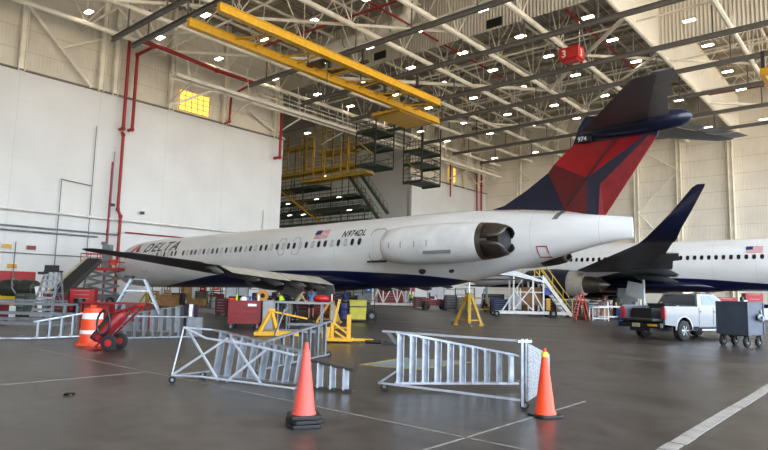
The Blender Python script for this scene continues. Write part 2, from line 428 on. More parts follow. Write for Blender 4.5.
def paint_livery(name, curve, top=(228,228,226), bottom=(14,22,66), scale=50.0):
    m = bpy.data.materials.new(name); m.use_nodes = True
    nt = m.node_tree; b = nt.nodes['Principled BSDF']; L = nt.links; N = nt.nodes.new
    tc = N('ShaderNodeTexCoord'); sx = N('ShaderNodeSeparateXYZ'); L.new(tc.outputs['Object'], sx.inputs['Vector'])
    fc = N('ShaderNodeFloatCurve'); c = fc.mapping.curves[0]
    pts = [(s/scale, (z+3)/3) for s, z in curve]
    c.points[0].location = pts[0]; c.points[1].location = pts[-1]
    for p in pts[1:-1]: c.points.new(*p)
    fc.mapping.update()
    d = N('ShaderNodeMath'); d.operation = 'DIVIDE'; d.inputs[1].default_value = scale; L.new(sx.outputs['X'], d.inputs[0])
    L.new(d.outputs[0], fc.inputs['Value'])
    zz = N('ShaderNodeMath'); zz.operation = 'MULTIPLY_ADD'; zz.inputs[1].default_value = 1/3; zz.inputs[2].default_value = 1; L.new(sx.outputs['Z'], zz.inputs[0])
    lt = N('ShaderNodeMath'); lt.operation = 'LESS_THAN'; L.new(zz.outputs[0], lt.inputs[0]); L.new(fc.outputs[0], lt.inputs[1])
    no = N('ShaderNodeTexNoise'); no.inputs['Scale'].default_value = .8; no.inputs['Detail'].default_value = 6
    mp = N('ShaderNodeMapping'); mp.inputs['Scale'].default_value = (.5, 1, 2); L.new(tc.outputs['Object'], mp.inputs['Vector']); L.new(mp.outputs['Vector'], no.inputs['Vector'])
    rp = N('ShaderNodeValToRGB'); t = s2l(top); rp.color_ramp.elements[0].position = .3; rp.color_ramp.elements[1].position = .65
    rp.color_ramp.elements[0].color = (*[x*.86 for x in t], 1); rp.color_ramp.elements[1].color = (*t, 1)
    L.new(no.outputs['Fac'], rp.inputs['Fac'])
    # frame seams every 2.4 m
    f = N('ShaderNodeMath'); f.operation = 'MODULO'; f.inputs[1].default_value = 2.9; L.new(sx.outputs['X'], f.inputs[0])
    k = N('ShaderNodeMath'); k.operation = 'LESS_THAN'; k.inputs[1].default_value = .02; L.new(f.outputs[0], k.inputs[0])
    k2 = N('ShaderNodeMath'); k2.operation = 'MULTIPLY'; k2.inputs[1].default_value = .35; L.new(k.outputs[0], k2.inputs[0])
    mc = N('ShaderNodeMix'); mc.data_type = 'RGBA'; L.new(k2.outputs[0], mc.inputs[0]); L.new(rp.outputs['Color'], mc.inputs[6]); mc.inputs[7].default_value = (.2,.2,.2,1)
    mx = N('ShaderNodeMix'); mx.data_type = 'RGBA'; L.new(lt.outputs[0], mx.inputs[0]); L.new(mc.outputs[2], mx.inputs[6]); mx.inputs[7].default_value = (*s2l(bottom), 1)
    L.new(mx.outputs[2], b.inputs['Base Color']); b.inputs['Roughness'].default_value = .3; b.inputs['Coat Weight'].default_value = .2
    return m
def foil(y, le, te, z, th, n=9):
    up, dn = [], []
    for i in range(n+1):
        t = i/n; x = le+(te-le)*t; k = th*(1.48*math.sqrt(t)-.63*t-1.76*t*t+1.42*t**3-.51*t**4)*2
        up.append((x, y, z+k*.6)); dn.append((x, y, z-k*.5))
    return up + dn[::-1][1:-1]
def wing_mesh(secs): m = MB(); m.loft([foil(*s) for s in secs]); return m
def rounded(w, h, n=5, k=.45):
    r = min(w, h)*k; pts = []
    for cx, cy, a0 in ((w/2-r, h/2-r, 0), (-w/2+r, h/2-r, 90), (-w/2+r, -h/2+r, 180), (w/2-r, -h/2+r, 270)):
        for i in range(n+1):
            a = R(a0+90*i/n); pts.append((cx+math.cos(a)*r, cy+math.sin(a)*r))
    return pts
def skin_patch(mb, tab, s, z, outline, off=.012, m=0, side=1):    # flat outline laid on the curved port skin
    t = bmesh.new(); t.faces.new([t.verts.new((a, b, 0)) for a, b in outline])
    if max(p[0] for p in outline)-min(p[0] for p in outline) > .4 or max(p[1] for p in outline)-min(p[1] for p in outline) > .5:
        bmesh.ops.triangulate(t, faces=t.faces[:])
        for _ in range(3):
            es = [e for e in t.edges if e.calc_length() > .16]
            if es: bmesh.ops.subdivide_edges(t, edges=es, cuts=1); bmesh.ops.triangulate(t, faces=t.faces[:])
    vm = {v: mb.bm.verts.new((s+v.co.x, skin_y(tab, s+v.co.x, z+v.co.y, off)*side, z+v.co.y)) for v in t.verts}
    for f0 in t.faces: f = mb.bm.faces.new([vm[v] for v in f0.verts]); f.material_index = m
    t.free()
def skin_ring(mb, tab, s, z, outline, wd, off=.014, m=0):
    n = len(outline); sc = 1-wd/max(abs(p[0]) for p in outline); sd = 1-wd/max(abs(p[1]) for p in outline)
    o = [mb.bm.verts.new((s+a, skin_y(tab, s+a, z+b, off), z+b)) for a, b in outline]
    i_ = [mb.bm.verts.new((s+a*sc, skin_y(tab, s+a*sc, z+b*sd, off), z+b*sd)) for a, b in outline]
    for k in range(n):
        f = mb.bm.faces.new((o[k], o[(k+1)%n], i_[(k+1)%n], i_[k])); f.material_index = m
def skin_text(tab, body_, s, z, size, shear, bold, mat, parent, loc, name='lettering', spacing=1.0, sx_=1.0):
    bm = text_mesh(body_, size, shear, bold, spacing)
    for v in bm.verts:
        a, b = v.co.x*sx_, v.co.y
        v.co = Vector((s+a, skin_y(tab, s+a, z+b, .02), z+b))
    m = MB(); m.bm.free(); m.bm = bm
    for f in bm.faces: f.material_index = 0
    return m.build(name, mat, parent, loc, norm=False)
def landing_gear(parent, name, x, y, top, ground, Z, r=.5, pair=.5, label=None):
    m = MB(); zb = ground+r
    m.tube((x, y, top), (x, y, zb+.05), .13, 0, 10); m.tube((x-.02, y, top-.2), (x-1.0, y*.8, top+.25), .06, 0, 8)
    m.tube((x, y-pair*.7, zb), (x, y+pair*.7, zb), .07, 0, 8)
    o = m.build(name, M('gear_grey', (170,172,172), .4, .3), parent, (0,0,Z), smooth=True)
    for k in (-1, 1):
        t = MB(); t.wheel((x, y+k*pair*.55, zb), r, .32, 'Y', 0, 1, 24)
        t.build('wheel', [rubber, grey_steel], o, (0,0,0), smooth=True)
def us_flag(tab, s, z, w, h, parent, loc):
    m = MB(); rows = 13
    for k in range(rows):
        a = h*k/rows; b = h*(k+1)/rows
        x0 = 0 if k < 6 else 0
        poly = [(0, a), (w*.5, a), (w, a), (w, b), (w*.5, b), (0, b)]
        skin_patch(m, tab, s, z, poly, .016, 0 if k % 2 == 0 else 1)
    skin_patch(m, tab, s, z, [(0, h*.46), (w*.42, h*.46), (w*.42, h), (0, h)], .03, 2)
    return m.build('flag', [M('flag_red', (190,30,45), .5), M('flag_white', (230,230,230), .5), M('flag_blue', (30,40,110), .5)], parent, loc, norm=False)

# --- the near aeroplane with its engines on the tail
Z = 3.5
jet = empty('jet_airliner', 'white and navy airliner in front with tail-mounted engines and a tall red T-tail', 'airplane', (-21.35, 52.1, 0), rot=(0, -.0109, YAW))
TB = smooth_tab([(-2.7,.04,-.5,-.62),(-2.5,.4,-.15,-.98),(-1.9,.88,.35,-1.34),(-1.1,1.22,1.0,-1.58),(-.2,1.46,1.52,-1.74),(1.2,1.64,1.8,-1.87),(3.0,1.76,1.9,-1.93),(6.5,1.8,1.93,-1.96),(12,1.8,1.94,-1.96),(20,1.8,1.94,-1.98),
    (28,1.8,1.94,-1.96),(30.5,1.78,1.94,-1.95),(32.4,1.68,1.93,-1.88),(34,1.52,1.9,-1.62),(35.6,1.32,1.8,-1.28),(37.6,1.02,1.6,-.8),(39.5,.68,1.36,-.32),(41,.3,1.15,.02),(41.9,.05,1.02,.14)], 60)
liv = paint_livery('livery_white_over_navy', [(0,-2.9),(3,-2.6),(5,-2.0),(8,-1.72),(11,-1.42),(15,-1.08),(20,-.95),(25,-1.0),(29,-1.17),(32,-1.35),(34.4,-1.65),(36,-2.1),(38,-2.9),(50,-2.9)], top=(226,226,224))
fus = body(TB).build('fuselage', liv, jet, (0,0,Z), smooth=True)
L0 = (0,0,Z)
# wing-to-body fairing
fm = body([(16.8,.4,-1.3,-1.5),(17.6,1.5,-1.0,-2.02),(19,2.0,-.95,-2.16),(24,2.05,-.95,-2.18),(26.2,1.6,-1.05,-2.08),(28.2,.5,-1.5,-1.95)], 32); fm.build('belly_fairing', navy, jet, L0, smooth=True)
wing_grey = M('wing_grey', (96,98,100), .4, .2, scale=1.2); wing_dark = M('wing_dark', (60,62,66), .45, .1)
flap_m = M('flap_beige', (182,174,160), .5, var=.2, scale=2)
for sd, nm in ((-1, 'port'), (1, 'starboard')):
    wgm = wing_mesh([(sd*1.2, 18.0, 25.3, -1.45, .42), (sd*3.0, 19.0, 25.4, -1.42, .36), (sd*5.6, 20.8, 25.9, -1.32, .26), (sd*16.2, 28.0, 29.25, -.96, .07), (sd*16.45, 28.35, 29.2, -.95, .03)])
    wg = wgm.build('wing', wing_dark, jet, L0, smooth=True)
    def te(y): y = abs(y); return (25.3+(y-1.2)*.14) if y < 5.6 else 25.92+(y-5.6)*.312
    def zt(y): y = abs(y); return -1.45+(y-1.2)*.0335
    for a, b in ((2.2, 5.5), (5.7, 9.9)):
        f = MB()
        def tl(y, l0, l1, z, th): return [(px_, py_, pz_-(px_-l0)*.33) for px_, py_, pz_ in foil(y, l0, l1, z, th)]
        f.loft([tl(sd*a, te(a)-.3, te(a)+1.2, zt(a)+.04, .08), tl(sd*b, te(b)-.3, te(b)+.85, zt(b)+.03, .06)]); f.build('flap', flap_m, wg, (0,0,0), smooth=True)
    f = MB(); f.loft([foil(sd*11.2, te(11.2)-.3, te(11.2)+.3, zt(11.2), .05), foil(sd*15, te(15)-.25, te(15)+.2, zt(15), .04)]); f.build('aileron', wing_grey, wg, (0,0,0), smooth=True)
    for y in (2.9, 4.4, 6.2, 8.0, 10.3):
        q = MB(); x = te(y); z = zt(y); f_s = 1.0 if y < 7 else (.85 if y < 9 else .6)
        q.loft([[(x+dx*f_s, sd*y+math.cos(a)*w_*f_s, z-.2*f_s-dz*f_s+math.sin(a)*h_*f_s) for a in [2*math.pi*i/10 for i in range(10)]] for dx, w_, h_, dz in ((-1.3,.03,.03,0),(-.8,.1,.14,.02),(-.1,.12,.24,.16),(.5,.1,.2,.34),(1.0,.03,.04,.42))])
        q.build('flap_track_fairing', M('fairing_grey', (112,110,106), .5), wg, (0,0,0), smooth=True)
# windows, port side
wm_open = M('cabin_window', (24,26,34), .12, var=0); wm_shut = M('cabin_window_shade', (196,196,194), .4, var=.03)
ring_m = M('window_surround', (150,152,156), .35, .5)
ws = 6.6; k = 0
while ws < 28.4:
    if not (9.4 < ws < 10.2):
        m = MB(); o = rounded(.27, .42); skin_patch(m, TB, ws, .52, o, .012, 1); skin_patch(m, TB, ws, .52, rounded(.22, .35), .02, 0)
        m.build('cabin_window', [wm_shut if k % 5 in (1, 3) else wm_open, ring_m], jet, L0, norm=False)
    ws += .535; k += 1
# outlines of the over-wing exits, the rear service door and the front door
seam = M('panel_seam', (120,122,124), .5, var=0)
for s_, z_, w_, h_ in ((21.5,.5,.62,1.05), (22.8,.5,.62,1.05), (4.7,.2,.95,2.0)):
    m = MB(); skin_ring(m, TB, s_, z_, rounded(w_, h_, k=.3), .03, .03); m.build('emergency_exit' if w_ < .9 else 'cabin_door', seam, jet, L0, norm=False)
d = MB(); skin_ring(d, TB, 29.3, .3, rounded(1.05, 1.75, k=.3), .035, .03)
dd = d.build('service_door', seam, jet, L0, norm=False)
q = MB(); q.box((29.3, skin_y(TB, 29.3, -.6)-.06, -.6), (1.25, .16, .09)); q.build('door_sill', black, dd)
m = MB(); skin_ring(m, TB, 38.2, -.34, [(-.24,-.25),(0,-.25),(.24,-.25),(.24,0),(.24,.25),(0,.25),(-.24,.25),(-.24,0)], .045, .05); m.build('red_panel_outline', M('outline_red', (180,60,60), .5), jet, L0, norm=False)
m = MB()
for s_, z_ in ((38.75,1.3),): skin_patch(m, TB, s_, z_, [(-.12,-.22),(.12,-.22),(.3,.2),(.02,.2)], .02)
m.build('louvre', M('louvre_grey', (110,108,104), .5), jet, L0, norm=False)
for s_, z_, r_ in ((32.0,-1.12,.24),(33.6,-1.12,.17)):
    m = MB(); m.ball((s_, skin_y(TB, s_, z_)+.02, z_), r_, 0, 12, (1,.35,.75)); m.build('air_outlet', dark_steel, jet, L0, smooth=True)
# titles
title = M('title_navy', (28,30,44), .4, var=0)
skin_text(TB, 'DELTA', 4.1, .8, 1.02, .25, .02, title, jet, L0, 'title', 1.15, 1.5)
skin_text(TB, 'N974DL', 26.5, .86, .5, .2, .012, title, jet, L0, 'registration', 1.1, .95)
m = MB(); skin_patch(m, TB, 1.7, .85, [(0,0),(.85,0),(1.15,.75)], .03, 0); skin_patch(m, TB, 1.7, .85, [(1.15,.75),(1.1,0),(1.85,0)], .03, 1); skin_patch(m, TB, 1.7, .85, [(.7,-.02),(1.25,-.02),(.98,.25)], .045, 2)
m.build('triangle_emblem', [M('emblem_red', (206,40,48), .4), M('emblem_dark_red', (150,26,36), .4), M('emblem_white', (226,226,224), .4)], jet, L0, norm=False)
us_flag(TB, 24.2, .86, 1.15, .52, jet, L0)
# cockpit windows
m = MB()
for (s_, z_, o) in ((-.35,.98,[(-.3,-.12),(.35,-.14),(.42,.22),(-.02,.2)]), (-1.1,.7,[(-.28,-.16),(.35,-.1),(.42,.2),(.1,.16)])): skin_patch(m, TB, s_, z_, o, .015, 0); skin_patch(m, TB, s_, z_, o, .015, 0, -1)
m.build('cockpit_window', glass_dark, jet, L0, norm=False)
# engines
for sd in (-1, 1):
    e_ = MB(); c = (0, sd*2.95, .03)
    e_.lathe([(.60,31.9),(.62,31.4),(.70,31.15),(.80,31.27),(.88,31.8),(.93,32.8),(.93,34.5),(.88,35.9),(.83,36.55)], c, 'X', 0, 36, ms=[1,1,2,0,0,0,0,0])
    e_.lathe([(.05,31.8),(.60,32.0)], c, 'X', 3, 24, cap0=True)
    en = e_.build('engine', [M('nacelle_white', (224,224,222), .35, scale=1.2), black, M('lip_grey', (150,152,154), .35, .5), dark_steel], jet, L0, smooth=True)
    x_ = MB(); x_.lathe([(.83,36.5),(.79,36.9),(.75,37.1),(.60,37.1),(.56,37.55),(.001,37.5)], c, 'X', 0, 30, ms=[0,0,1,1,1])
    x_.build('exhaust_ring', [M('burnt_metal', (112,106,98), .35, .8, scale=2), black], en, smooth=True)
    for a0, nm in ((20, 'thrust_reverser_bucket'), (200, 'thrust_reverser_bucket')):
        bk = MB(); g = []
        for j, (x, r_) in enumerate(((36.8,.81),(37.2,.76),(37.6,.66),(37.8,.56))):
            sp = (172, 170, 158, 110)[j]
            g.append([(x, c[1]+math.cos(R(a0+70-sp/2+sp*i/12))*r_, c[2]+math.sin(R(a0+70-sp/2+sp*i/12))*r_) for i in range(13)])
        bk.loft(g, closed=False, caps=False)
        bo = bk.build(nm, M('reverser_metal', (84,78,72), .4, .8, scale=2), en, smooth=True)
        sm = bo.modifiers.new('t', 'SOLIDIFY'); sm.thickness = .04
    py = MB(); py.box((33.9, sd*2.05, .2), (3.6, 1.1, .32)); py.build('pylon', MATS['nacelle_white'], en)
    ld = MB()
    for x in (31.9, 32.6, 33.4, 34.1): ld.box((x, c[1]+sd*.935, -.02), (.03, .02, .28))
    ld.box((34.6, c[1]+sd*.83, -.42), (1.5, .03, .14)); ld.build('latch', seam, en)
# fin with its painted bands; points are (x, z)
FP = dict(a=(35.2,1.86), a1=(35.9,2.0), b=(37.07,2.62), c=(38.19,3.34), d=(38.49,3.7), e=(39.41,4.47), f=(39.7,5.25), g=(39.99,5.66), h=(41.6,5.55), h2=(43.3,5.1), i=(42.52,4.42), j=(42.71,4.40), k=(42.98,4.3),
          l=(40.76,1.15), m=(40.5,1.2), n=(40.62,2.55), o=(40.06,2.86), p=(40.02,1.28), q=(39.04,1.5), r=(36.8,1.75))
FF = [('a a1 b c q r', 0), ('c d o p q', 2), ('d e i o', 1), ('e f g h h2 k j i', 0), ('i j n o', 0), ('o n m p', 0), ('j k l m n', 3)]
def fin_th(k):
    if k in 'a a1 b c d e f g k l h2'.split(): return .02
    return {'r':.1,'q':.18,'p':.15,'m':.08,'o':.15,'n':.1,'i':.08,'j':.06,'h':.1}[k]
m = MB(); V = {}
for sd in (-1, 1):
    for kk, (x, z) in FP.items(): V[kk, sd] = m.bm.verts.new((x, sd*fin_th(kk), z))
    for s_, mi in FF:
        f = m.bm.faces.new([V[t_, sd] for t_ in s_.split()]); f.material_index = mi
per = 'a a1 b c d e f g h h2 k l m p q r'.split()
for p1, p2 in zip(per, per[1:]+per[:1]): f = m.bm.faces.new((V[p1,-1], V[p2,-1], V[p2,1], V[p1,1])); f.material_index = 0 if p1 in 'a a1 b e f g h h2'.split() else 1
fin = m.build('tail_fin', [M('tail_navy', (17,23,48), .3, scale=2, coat=.3), M('tail_red', (150,16,28), .3, scale=1.5, coat=.3), M('tail_dark_red', (88,14,24), .3, scale=2, coat=.3), M('tail_red_weathered', (128,28,34), .4, var=.3, scale=3)], jet, L0)
fin.data.materials[0]
m = MB()
for sd in (-1,): m.tube((41.39, -.16, 4.47), (39.12, -.2, 1.72), .035, 0, 6); m.tube((41.39, .16, 4.47), (39.12, .2, 1.72), .035, 0, 6)
m.build('rudder_hinge', black, fin)
bm_ = text_mesh('974', .27, 0, .008)
for v in bm_.verts: v.co = Vector((39.72+v.co.x, -.245, 4.53+v.co.y))
m = MB(); m.bm.free(); m.bm = bm_; m.build('fleet_number', M('number_white', (225,225,225), .5, var=0), fin, norm=False)
m = MB(); m.box((40.0,-.17,4.61), (.7,.12,.3)); m.build('number_backing', MATS['tail_navy'], fin, bevel=.03)
m = MB(); m.lathe([(.02,39.75),(.2,40.0),(.36,40.7),(.44,41.8),(.44,43.2),(.36,43.9),(.2,44.25),(.02,44.35)], (0,0,4.93), 'X', 0, 24)
m.build('bullet_fairing', MATS['tail_navy'], fin, smooth=True)
stab_u = M('stabiliser_grey', (70,66,64), .45, scale=1.5)
for sd, zt_ in ((-1, 4.72), (1, 5.2)):
    m = wing_mesh([(sd*.2, 39.9, 42.7, 4.98, .2), (sd*2.5, 41.5, 43.45, 4.98+(zt_-4.98)*.4, .14), (sd*5.9, 43.85, 44.7, zt_, .06), (sd*6.1, 44.15, 44.65, zt_, .03)])
    st = m.build('stabiliser', stab_u, jet, L0, smooth=True)
    for a, b in ((.6, 3.0), (3.1, 4.7), (4.8, 6.1)):
        def et(y): return 42.75+(y-.2)*.335
        def ez(y): return 4.98+(zt_-4.98)*(y/6.1)
        m = MB(); m.loft([foil(sd*a, et(a)-.1, et(a)+.75, ez(a)+.04, .05), foil(sd*b, et(b)-.1, et(b)+.55, ez(b)+.07, .04)]); m.build('elevator', M('elevator_grey', (128,124,122), .4), st, smooth=True)
m = MB(); m.box((24.4,-3.2,-2.05), (1.5,.05,1.0), 0, Matrix.Rotation(R(20),3,'Y')); m.box((25.2,-1.5,-2.15), (1.4,.05,.8), 0, Matrix.Rotation(R(-15),3,'Y')); m.build('gear_door', MATS['fairing_grey'], jet, L0)

# --- the far aeroplane with blended winglets
Z2 = 4.38
jet2 = empty('jet_airliner', 'white airliner behind on the right with an upturned navy winglet and underwing engine', 'airplane', H(-37, 53.0), YAW)
TB2 = smooth_tab([(0,.04,-.5,-.62),(.2,.4,-.1,-1.0),(.8,.9,.35,-1.35),(1.8,1.35,.95,-1.65),(3.2,1.7,1.6,-1.9),(5,1.86,1.92,-1.98),(8,1.9,1.97,-2.0),(30,1.9,1.97,-2.0),(34,1.85,1.97,-1.75),(39,1.4,1.9,-.9),(44,.7,1.6,.2),(47,.1,1.25,.8)], 50)
liv2 = paint_livery('livery_white_over_navy_far', [(0,-2.9),(3,-2.5),(8,-1.7),(14,-1.45),(18,-1.1),(24,-1.1),(28,-1.35),(34,-1.9),(38,-2.9),(50,-2.9)], top=(232,232,230))
L2 = (0,0,Z2); body(TB2).build('fuselage', liv2, jet2, L2, smooth=True)
body([(12.5,.4,-1.5,-1.7),(14,1.6,-1.1,-2.1),(17,2.15,-1.0,-2.3),(22,2.15,-1.0,-2.3),(25,1.5,-1.1,-2.2),(27,.4,-1.7,-2.0)], 32).build('belly_fairing', navy, jet2, L2, smooth=True)
ws = 5.4; k = 0
while ws < 36:
    if not (20.4 < ws < 20.9 or 9.0 < ws < 9.9 or 28.9 < ws < 29.2):
        m = MB(); skin_patch(m, TB2, ws, .5, rounded(.26, .38), .012, 1); skin_patch(m, TB2, ws, .5, rounded(.22, .33), .02, 0)
        m.build('cabin_window', [wm_open, ring_m], jet2, L2, norm=False)
    ws += .50; k += 1
us_flag(TB2, 28.35, .8, 1.1, .5, jet2, L2)
for sd in (-1, 1):
    wt = wing_mesh([(sd*1.6, 14.2, 22.6, -1.0, .5), (sd*3.0, 15.2, 22.8, -.9, .42), (sd*6.5, 17.6, 23.4, -.55, .26), (sd*16.9, 25.3, 27.3, .32, .1), (sd*17.5, 25.8, 27.6, .42, .08)]).build('wing', M('wing_underside', (66,68,70), .4, .1, scale=1), jet2, L2, smooth=True)
    wlt = MB(); g = []
    for y, z, a, b, th in ((17.4, .40, 25.7, 27.6, .08), (18.0, .58, 26.2, 27.9, .07), (18.4, 1.0, 26.8, 28.2, .06), (18.65, 1.9, 27.8, 28.8, .05), (18.85, 3.1, 28.9, 29.5, .03), (18.88, 3.25, 29.15, 29.55, .015)):
        g.append([(x, sd*y + sd*(0 if z < .5 else (zz-z)*.9), z if z > .9 else zz) if z > .9 else (x, sd*y, zz) for x, _, zz in foil(0, a, b, z, th)])
    wlt.loft(g); wlt.build('winglet', navy, wt, smooth=True)
    def te2(y): return 22.7+(y-2)*.15 if y < 6.5 else 23.4+(y-6.5)*.375
    def ze2(y): return -1.0+(y-1.6)*.095
    for a, b in ((2.6, 6.2), (6.7, 10.5), (10.7, 13.5)):
        m = MB(); m.loft([foil(sd*a, te2(a)-.5, te2(a)+1.1, ze2(a)-.1, .1), foil(sd*b, te2(b)-.4, te2(b)+.75, ze2(b)-.08, .07)]); m.build('flap', M('flap_grey', (104,106,106), .4), wt, smooth=True)
    for y in (4.2, 8.6):
        m = MB(); x = te2(y); z = ze2(y)-.3
        m.loft([[(x+dx, sd*y+math.cos(a)*w_, z-dz+math.sin(a)*h_) for a in [2*math.pi*i/10 for i in range(10)]] for dx, w_, h_, dz in ((-2.0,.04,.04,0),(-1.2,.15,.2,.04),(0,.17,.26,.16),(.7,.13,.22,.3),(1.3,.03,.04,.45))])
        m.build('flap_track_fairing', MATS['wing_underside'], wt, smooth=True)
    c = (0, sd*5.6, -1.75)
    m = MB(); m.lathe([(.85,13.4),(.9,12.8),(1.02,12.55),(1.16,12.8),(1.27,13.8),(1.28,15.2),(1.16,16.5)], c, 'X', 0, 36, ms=[1,1,2,0,0,0]); m.lathe([(.05,13.3),(.85,13.5)], c, 'X', 1, 24, cap0=True)
    en = m.build('engine', [navy, black, MATS['lip_grey']], jet2, L2, smooth=True)
    m = MB(); m.lathe([(1.0,16.4),(.98,17.0),(.86,17.7),(.6,17.7)], c, 'X', 0, 30); m.build('fan_nozzle', M('bright_metal', (196,192,182), .4, .3), en, smooth=True)
    m = MB(); m.lathe([(.7,17.6),(.66,18.3),(.52,19.0),(.4,19.0),(.3,19.3),(.02,19.7)], c, 'X', 0, 24); m.build('core_nozzle', M('core_metal', (110,104,96), .4, .8), en, smooth=True)
    m = MB(); m.prism([(13.8,-.7),(17.5,-.6),(20.5,-.75),(18.5,-1.2),(14.2,-1.1)], c[1]-.14, c[1]+.14, 'XZ'); m.build('pylon', M('pylon_grey', (170,172,172), .4), en)
landing_gear(jet2, 'main_gear', 21.5, -3.4, -1.2, -4.38, Z2, .5, .6); landing_gear(jet2, 'main_gear', 21.5, 3.4, -1.2, -4.38, Z2, .5, .6); landing_gear(jet2, 'nose_gear', 5.2, 0, -1.7, -4.38, Z2, .38, .3)
m = MB(); m.box((21.0,-3.9,-2.1), (1.3,.06,1.2), 0, Matrix.Rotation(R(12),3,'Y')); m.box((20.0,-2.6,-2.5), (1.6,.06,1.1)); m.build('gear_door', MATS['pylon_grey'], jet2, L2)
m = MB(); m.prism([(38,1.7),(45.5,8.2),(48.2,8.2),(45.2,1.2)], -.14, .14, 'XZ'); m.build('tail_fin', navy, jet2, L2)
for sd in (-1, 1): wing_mesh([(sd*.4, 41.5, 45.6, .9, .2), (sd*7.2, 46.0, 47.6, 1.5, .08)]).build('stabiliser', MATS['wing_underside'], jet2, L2, smooth=True)
# ------------------------------------------------------------------ things under the roof
def hthing(name, label, cat, u, v, z=0.0, group=None, rz=0.0): return empty(name, label, cat, H(u, v, z), YAW+rz, group)
# high bay lights on a regular grid
lamp_glow = M('lamp_diffuser', (255,248,232), .4, emit=(255,240,214), estr=9.0, var=0)
lamp_case = M('lamp_case', (190,188,180), .5)
def high_bay(loc, lab, grp):
    o = empty('ceiling_light', lab, 'ceiling light', loc, YAW, grp)
    m = MB(); m.box((0,0,.10), (1.0,.5,.12), taper=.8); m.tube((0,0,.2),(0,0,1.0),.02,0,6); m.build('housing', lamp_case, o)
    m = MB(); m.box((0,0,.015), (.88,.4,.05)); m.build('diffuser', lamp_glow, o)
    return o
gl = 'high bay lights hung in rows under the roof trusses'
first = None
for u in (-50.8, -43.4, -36.9, -30.6, -24.5, -18.4, -12.1, -5.8, .4):
    for v in (20.1, 26.6, 32.9, 40.0, 46.4, 52.0, 58.3, 66.4, 73.0, 80.0, 87.0):
        if u > -7 and v < 60: continue
        loc = H(u, v, 24.5)
        first = high_bay(loc, 'white rectangular high bay light hung under the roof trusses', gl) if not first else copy_tree(first, loc)
gr = 'lights hung in the bay behind the wall opening'; rec = None
for (u, v, z) in ((-62,55,23.5), (-63,64,22.5), (-70,66,20), (-72,52,23.5)):
    if rec: copy_tree(rec, H(u, v, z))
    else: rec = copy_tree(first, H(u, v, z), label='white rectangular light in the bay behind the wall opening', group=gr)
# overhead crane: two yellow box girders
cr = hthing('bridge_crane', 'yellow double girder overhead crane below the roof trusses on the left', 'overhead crane', -34.9, 33.5, 19.5)
for x, va, vb_ in ((1.8, -12.3, 12.6), (-1.85, -12.3, 17.6)):
    m = MB(); m.box((x, (va+vb_)/2, .5), (.34, vb_-va, .5)); m.box((x, (va+vb_)/2, .78), (.5, vb_-va, .06)); m.box((x, (va+vb_)/2, .22), (.5, vb_-va, .06))
    m.build('girder', crane_yellow, cr)
for y in (-8.5, -4.2, -.5, 3.2, 7.2, 11.4):
    m = MB(); m.bar((-1.8, y, .6), (1.8, y+1.6, .6), .12, .12); m.bar((-1.8, y+1.8, .6), (1.8, y+1.6, .6), .12, .12); m.build('cross_brace', crane_yellow, cr)
for y in (1.5, 8.9):
    m = MB(); m.box((0, y, 1.0), (5.2, .25, .2))
    for x in (-2, 2): m.box((x, y, 1.65), (.2, .2, 1.1))
    m.build('end_carriage', dark_steel, cr)
m = MB(); m.box((0, -1.2, .75), (3.4, .5, .2)); m.box((-.3, -1.2, .5), (.6, .6, .4)); m.tube((.6,-1.2,0),(.6,-1.2,-1.2),.03,0,6); m.build('hoist', M('hoist_dark', (70,60,40), .5), cr)
m = MB(); m.box((-3.9, 14.2, .2), (3.6, 5.8, .1)); m.box((-3.9,11.4,.3),(3.8,.2,.3)); m.box((-3.9,17.0,.3),(3.8,.2,.3))
for x in (-5.7, -4.8, -3.9, -3.0, -2.2): m.box((x, 14.2, .4), (.14, 5.8, .3))
m.build('service_platform', crane_yellow, cr)
# end of another yellow crane at the right edge
c2 = hthing('crane_end_frame', 'short yellow crane end frame at the upper right edge under the roof', 'overhead crane', -6.0, 55.0, 20)
m = MB(); m.box((0,0,0), (3.4,.4,.5)); m.box((-1.6,2.6,0),(.35,5,.45)); m.box((1.6,2.6,0),(.35,5,.45)); m.build('frame', yellow, c2)
for x in (-1.5, 1.5): m = MB(); m.box((x,0,.9),(.25,.25,1.6)); m.build('hanger', dark_steel, c2)
# catwalk along the left wall
cw = hthing('catwalk', 'long pale steel catwalk with railings hung along the left wall', 'catwalk', -50.6, 58, 21.4)
m = MB(); m.box((0,0,0), (1.0,60,.12)); m.box((.5,0,-.1),(.1,60,.32)); m.box((-.5,0,-.1),(.1,60,.32)); m.build('deck', cream_steel, cw)
for x in (.5, -.5):
    m = MB()
    for z in (.55, 1.05): m.tube((x,-20,z),(x,30,z),.03,0,6)
    for k in range(42): m.tube((x,-20+k*50/41,0),(x,-20+k*50/41,1.05),.025,0,5)
    m.build('railing', cream_steel, cw)
for k in range(9):
    y = -28+k*7; m = MB(); m.bar((-4.2,y,-1.4),(.4,y,-.15),.12,.12); m.bar((.4,y,0),(-.6,y+1,2.9),.08,.08); m.bar((-.4,y,0),(.5,y-1.2,2.9),.08,.08); m.build('bracket', cream_steel, cw)
m = MB()
for k in range(14): y = -19+k*1.5; m.tube((.1,y,1.2),(.1,y,2.2),.03,0,5); m.tube((.1,y,2.2),(.1,y+1.2,1.6),.03,0,5)
m.build('pipe_rack', cream_steel, cw)
